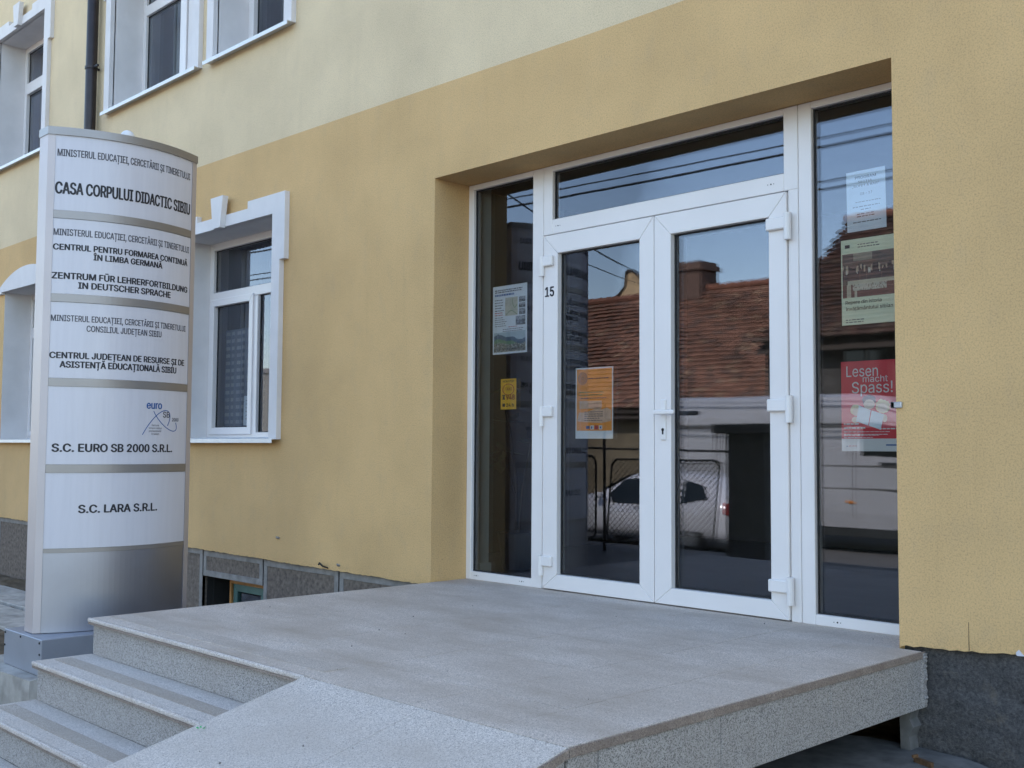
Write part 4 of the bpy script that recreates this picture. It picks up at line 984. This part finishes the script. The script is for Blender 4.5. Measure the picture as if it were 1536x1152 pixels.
# houses with clay tile roofs
def tiled_roof(parent, x0, x1, ye, ze, yr, zr, seed, dim=1.0, course=.19, tw=.17):
    r = random.Random(seed); bm = bmesh.new(); cols = []
    slope = Vector((0, yr - ye, zr - ze)); L = slope.length; s = slope / L; nrm = Vector((0, -s.z, s.y)) if s.y > 0 else Vector((0, s.z, -s.y))
    if nrm.z < 0: nrm = -nrm
    n = int(L / course); m = int((x1 - x0) / tw)
    for j in range(n):
        off = (j % 2) * tw * .5; wob = [.012 * math.sin(i * .31 + j * .7) for i in range(m + 1)]
        for i in range(m):
            xa = x0 + i * tw + off; xb_ = xa + tw * .97; lift = .052 + r.uniform(-.004, .012) + wob[i]; d0 = j * course + r.uniform(-.012, .012)
            sag = -.10 * math.sin(math.pi * j / n) * (.6 + .4 * math.sin(i * .09 + 1))
            a = Vector((xa, ye, ze)) + s * d0 + nrm * (lift + sag); b = Vector((xb_, ye, ze)) + s * (d0 + r.uniform(-.01, .01)) + nrm * (lift + r.uniform(-.006, .006) + sag)
            c = Vector((xb_, ye, ze)) + s * (d0 + course * 1.25) + nrm * (.004 + sag); d_ = Vector((xa, ye, ze)) + s * (d0 + course * 1.25) + nrm * (.004 + sag)
            quad(bm, a, b, c, d_); k = r.random(); t = dim * r.uniform(.7, 1.2)
            col = (.27 * t, .125 * t, .075 * t) if k > .3 else ((.17 * t, .095 * t, .065 * t) if k > .08 else (.33 * t, .20 * t, .12 * t)); cols.append(col)
            quad(bm, a, a - nrm * .05 + s * .012, b - nrm * .05 + s * .012, b); cols.append(tuple(v * .8 for v in col))  # lip coloured darker to deepen the shade line under each course
    o = finish('tiled_roof', bm, M['tile'], parent, recalc=False)
    at = o.data.color_attributes.new('col', 'FLOAT_COLOR', 'CORNER')
    for p_, c in zip(o.data.polygons, cols):
        for li in p_.loop_indices: at.data[li].color = (*c, 1)
    bm = bmesh.new(); k = 0; x = x0
    while x < x1: cyl(bm, (x, yr, zr + .03), (x + .38, yr, zr + .045), .10, .115, 8); x += .36
    finish('ridge_tiles', bm, M['ridge'], parent)
    bm = bmesh.new(); quad(bm, (x0, ye, ze - .25), (x1, ye, ze - .25), (x1, yr, zr - .25), (x0, yr, zr - .25)); quad(bm, (x0, 2 * yr - ye, ze), (x1, 2 * yr - ye, ze), (x1, yr, zr), (x0, yr, zr)); finish('roof_boards', bm, M['timber_dark'], parent, recalc=False)
ha = thing('tiled_house', 'low old house with sagging brown clay tile roof across the street', 'house', (-17, -20, -.8), 'old houses across the street')
B('wall', ha, M['house'], (-24, -11.4, -23.7, -16.35, -1, 1.95)); tiled_roof(ha, -24.3, -11.1, -16.0, 1.82, -20.0, 5.25, 5)
bm = bmesh.new(); prism(bm, [(-16.35, 1.9), (-20, 5.1), (-23.7, 1.9)], -24, -11.4, 'x'); finish('gable_wall', bm, M['house'], ha)
B('eave_board', ha, M['timber_dark'], (-24.2, -11.2, -16.1, -16.04, 1.70, 1.84)); B('chimney', ha, M['brick_ch'], (-16.45, -15.7, -20.4, -19.6, 4.4, 6.05), (-16.52, -15.63, -20.47, -19.53, 5.80, 5.93))
for x in (-21, -18.2, -14.5):
    w_ = B('window', ha, M['timber_dark'], (x, x + 1.0, -16.34, -16.30, .1, 1.5)); B('pane', w_, M['car_glass'], (x + .08, x + .47, -16.305, -16.295, .18, 1.42), (x + .53, x + .92, -16.305, -16.295, .18, 1.42))
hb = thing('tiled_house', 'taller dark walled house with steep tile roof right of the low one', 'house', (-6.5, -19, -.8), 'old houses across the street')
B('wall', hb, M['house_dark'], (-10.9, -2, -22.7, -15.35, -1, 3.25)); tiled_roof(hb, -11.0, -1.8, -15.0, 3.1, -19.0, 6.35, 9, .38)
bm = bmesh.new(); prism(bm, [(-15.35, 3.2), (-19, 6.2), (-22.7, 3.2)], -10.9, -2, 'x'); finish('gable_wall', bm, M['house_dark'], hb)
for x in (-9.1, -6.6, -4.2):
    w_ = B('window', hb, M['timber_dark'], (x, x + 1.1, -15.34, -15.28, 1.55, 3.0)); B('pane', w_, M['car_glass'], (x + .08, x + .52, -15.285, -15.27, 1.63, 2.92), (x + .58, x + 1.02, -15.285, -15.27, 1.63, 2.92))
gb = thing('gabled_house', 'apricot house with curved gable rising behind the low tiled roof', 'house', (-26, -34, -1))
bm = bmesh.new(); prism(bm, [(-27.75, -1), (-27.75, 7.0), (-27.3, 7.25), (-26.98, 7.55), (-26.9, 8.15), (-26.6, 8.15), (-26.1, 7.65), (-25.2, 7.35), (-22.5, 6.9), (-22.5, -1)], -36, -30, 'y'); finish('wall', bm, M['gable'], gb)
bm = bmesh.new(); tube(bm, [(-27.8, -30, 7.03), (-27.3, -30, 7.3), (-27.0, -30, 7.6), (-26.92, -30, 8.2), (-26.58, -30, 8.2), (-26.08, -30, 7.7), (-25.2, -30, 7.4), (-22.5, -30, 6.95)], .07); finish('coping', bm, M['timber_dark'], gb)
# far flats
def flats(parent, ax, ay, wx, wy, dx, dy, h):
    p_ = [(ax, ay), (ax + wx, ay + wy), (ax + wx + dx, ay + wy + dy), (ax + dx, ay + dy)]
    bm = bmesh.new(); prism(bm, p_, -1, h, 'z'); finish('facade', bm, M['tower'], parent)
    cx = sum(a for a, b in p_) / 4; cy = sum(b for a, b in p_) / 4
    bm = bmesh.new(); prism(bm, [(cx + (a - cx) * 1.03, cy + (b - cy) * 1.03) for a, b in p_], h, h + .5, 'z'); finish('roof_slab', bm, M['concrete'], parent)
tw2 = thing('apartment_block', 'distant block of flats mirrored in the right pane of the ground floor window', 'building', (-101, -65, -1)); flats(tw2, -107.5, -61, 9, -15.7, -8.8, -4.7, 9.3)
# overhead cables and their pole
def cable(label, p0, p1, r, sag):
    bm = bmesh.new(); n_ = 24; pts = []
    for i in range(n_ + 1):
        t = i / n_; p_ = Vector(p0).lerp(Vector(p1), t); p_.z -= sag * 4 * t * (1 - t); pts.append(p_)
    tube(bm, pts, r, 5); tag(finish('overhead_cable', bm, M['gap']), label, 'cable', 'overhead street cables')
cable('upper thin overhead cable mirrored in the transom pane', (-34, -8.5, 6.25), (8, -8.5, 5.05), .012, .35)
cable('thick overhead cable just under the upper thin one', (-34, -8.5, 6.0), (8, -8.5, 4.95), .02, .33)
cable('third overhead cable, lower and mirrored beside the paper notice', (-34, -8.5, 5.35), (8, -8.5, 4.45), .012, .25)
cable('lowest level overhead cable mirrored beside the paper notice', (-34, -8.5, 5.22), (8, -8.5, 4.35), .015, .25)
cable('slanting overhead cable from the low tiled roof, mirrored in the left door leaf', (-15.56, -17, 5.30), (-12.2, -8.5, 5.62), .016, .12)
cable('second slanting overhead cable, thinner and just below the first', (-15.69, -17, 5.08), (-13.3, -8.5, 5.55), .011, .12)
pole = thing('utility_pole', 'concrete utility pole carrying the overhead cables far to the left', 'pole', (-34, -8.5, -.74)); bm = bmesh.new(); cyl(bm, (-34, -8.5, -.9), (-34, -8.5, 7.4), .14, .09, 12); finish('mast', bm, M['concrete'], pole); B('crossarm', pole, M['timber_dark'], (-34.06, -33.94, -9.1, -7.9, 6.1, 6.22))
pole = thing('utility_pole', 'concrete utility pole carrying the overhead cables far to the right', 'pole', (8, -8.5, -.74)); bm = bmesh.new(); cyl(bm, (8, -8.5, -.9), (8, -8.5, 6.6), .14, .09, 12); finish('mast', bm, M['concrete'], pole); B('crossarm', pole, M['timber_dark'], (7.94, 8.06, -9.1, -7.9, 4.9, 5.02))
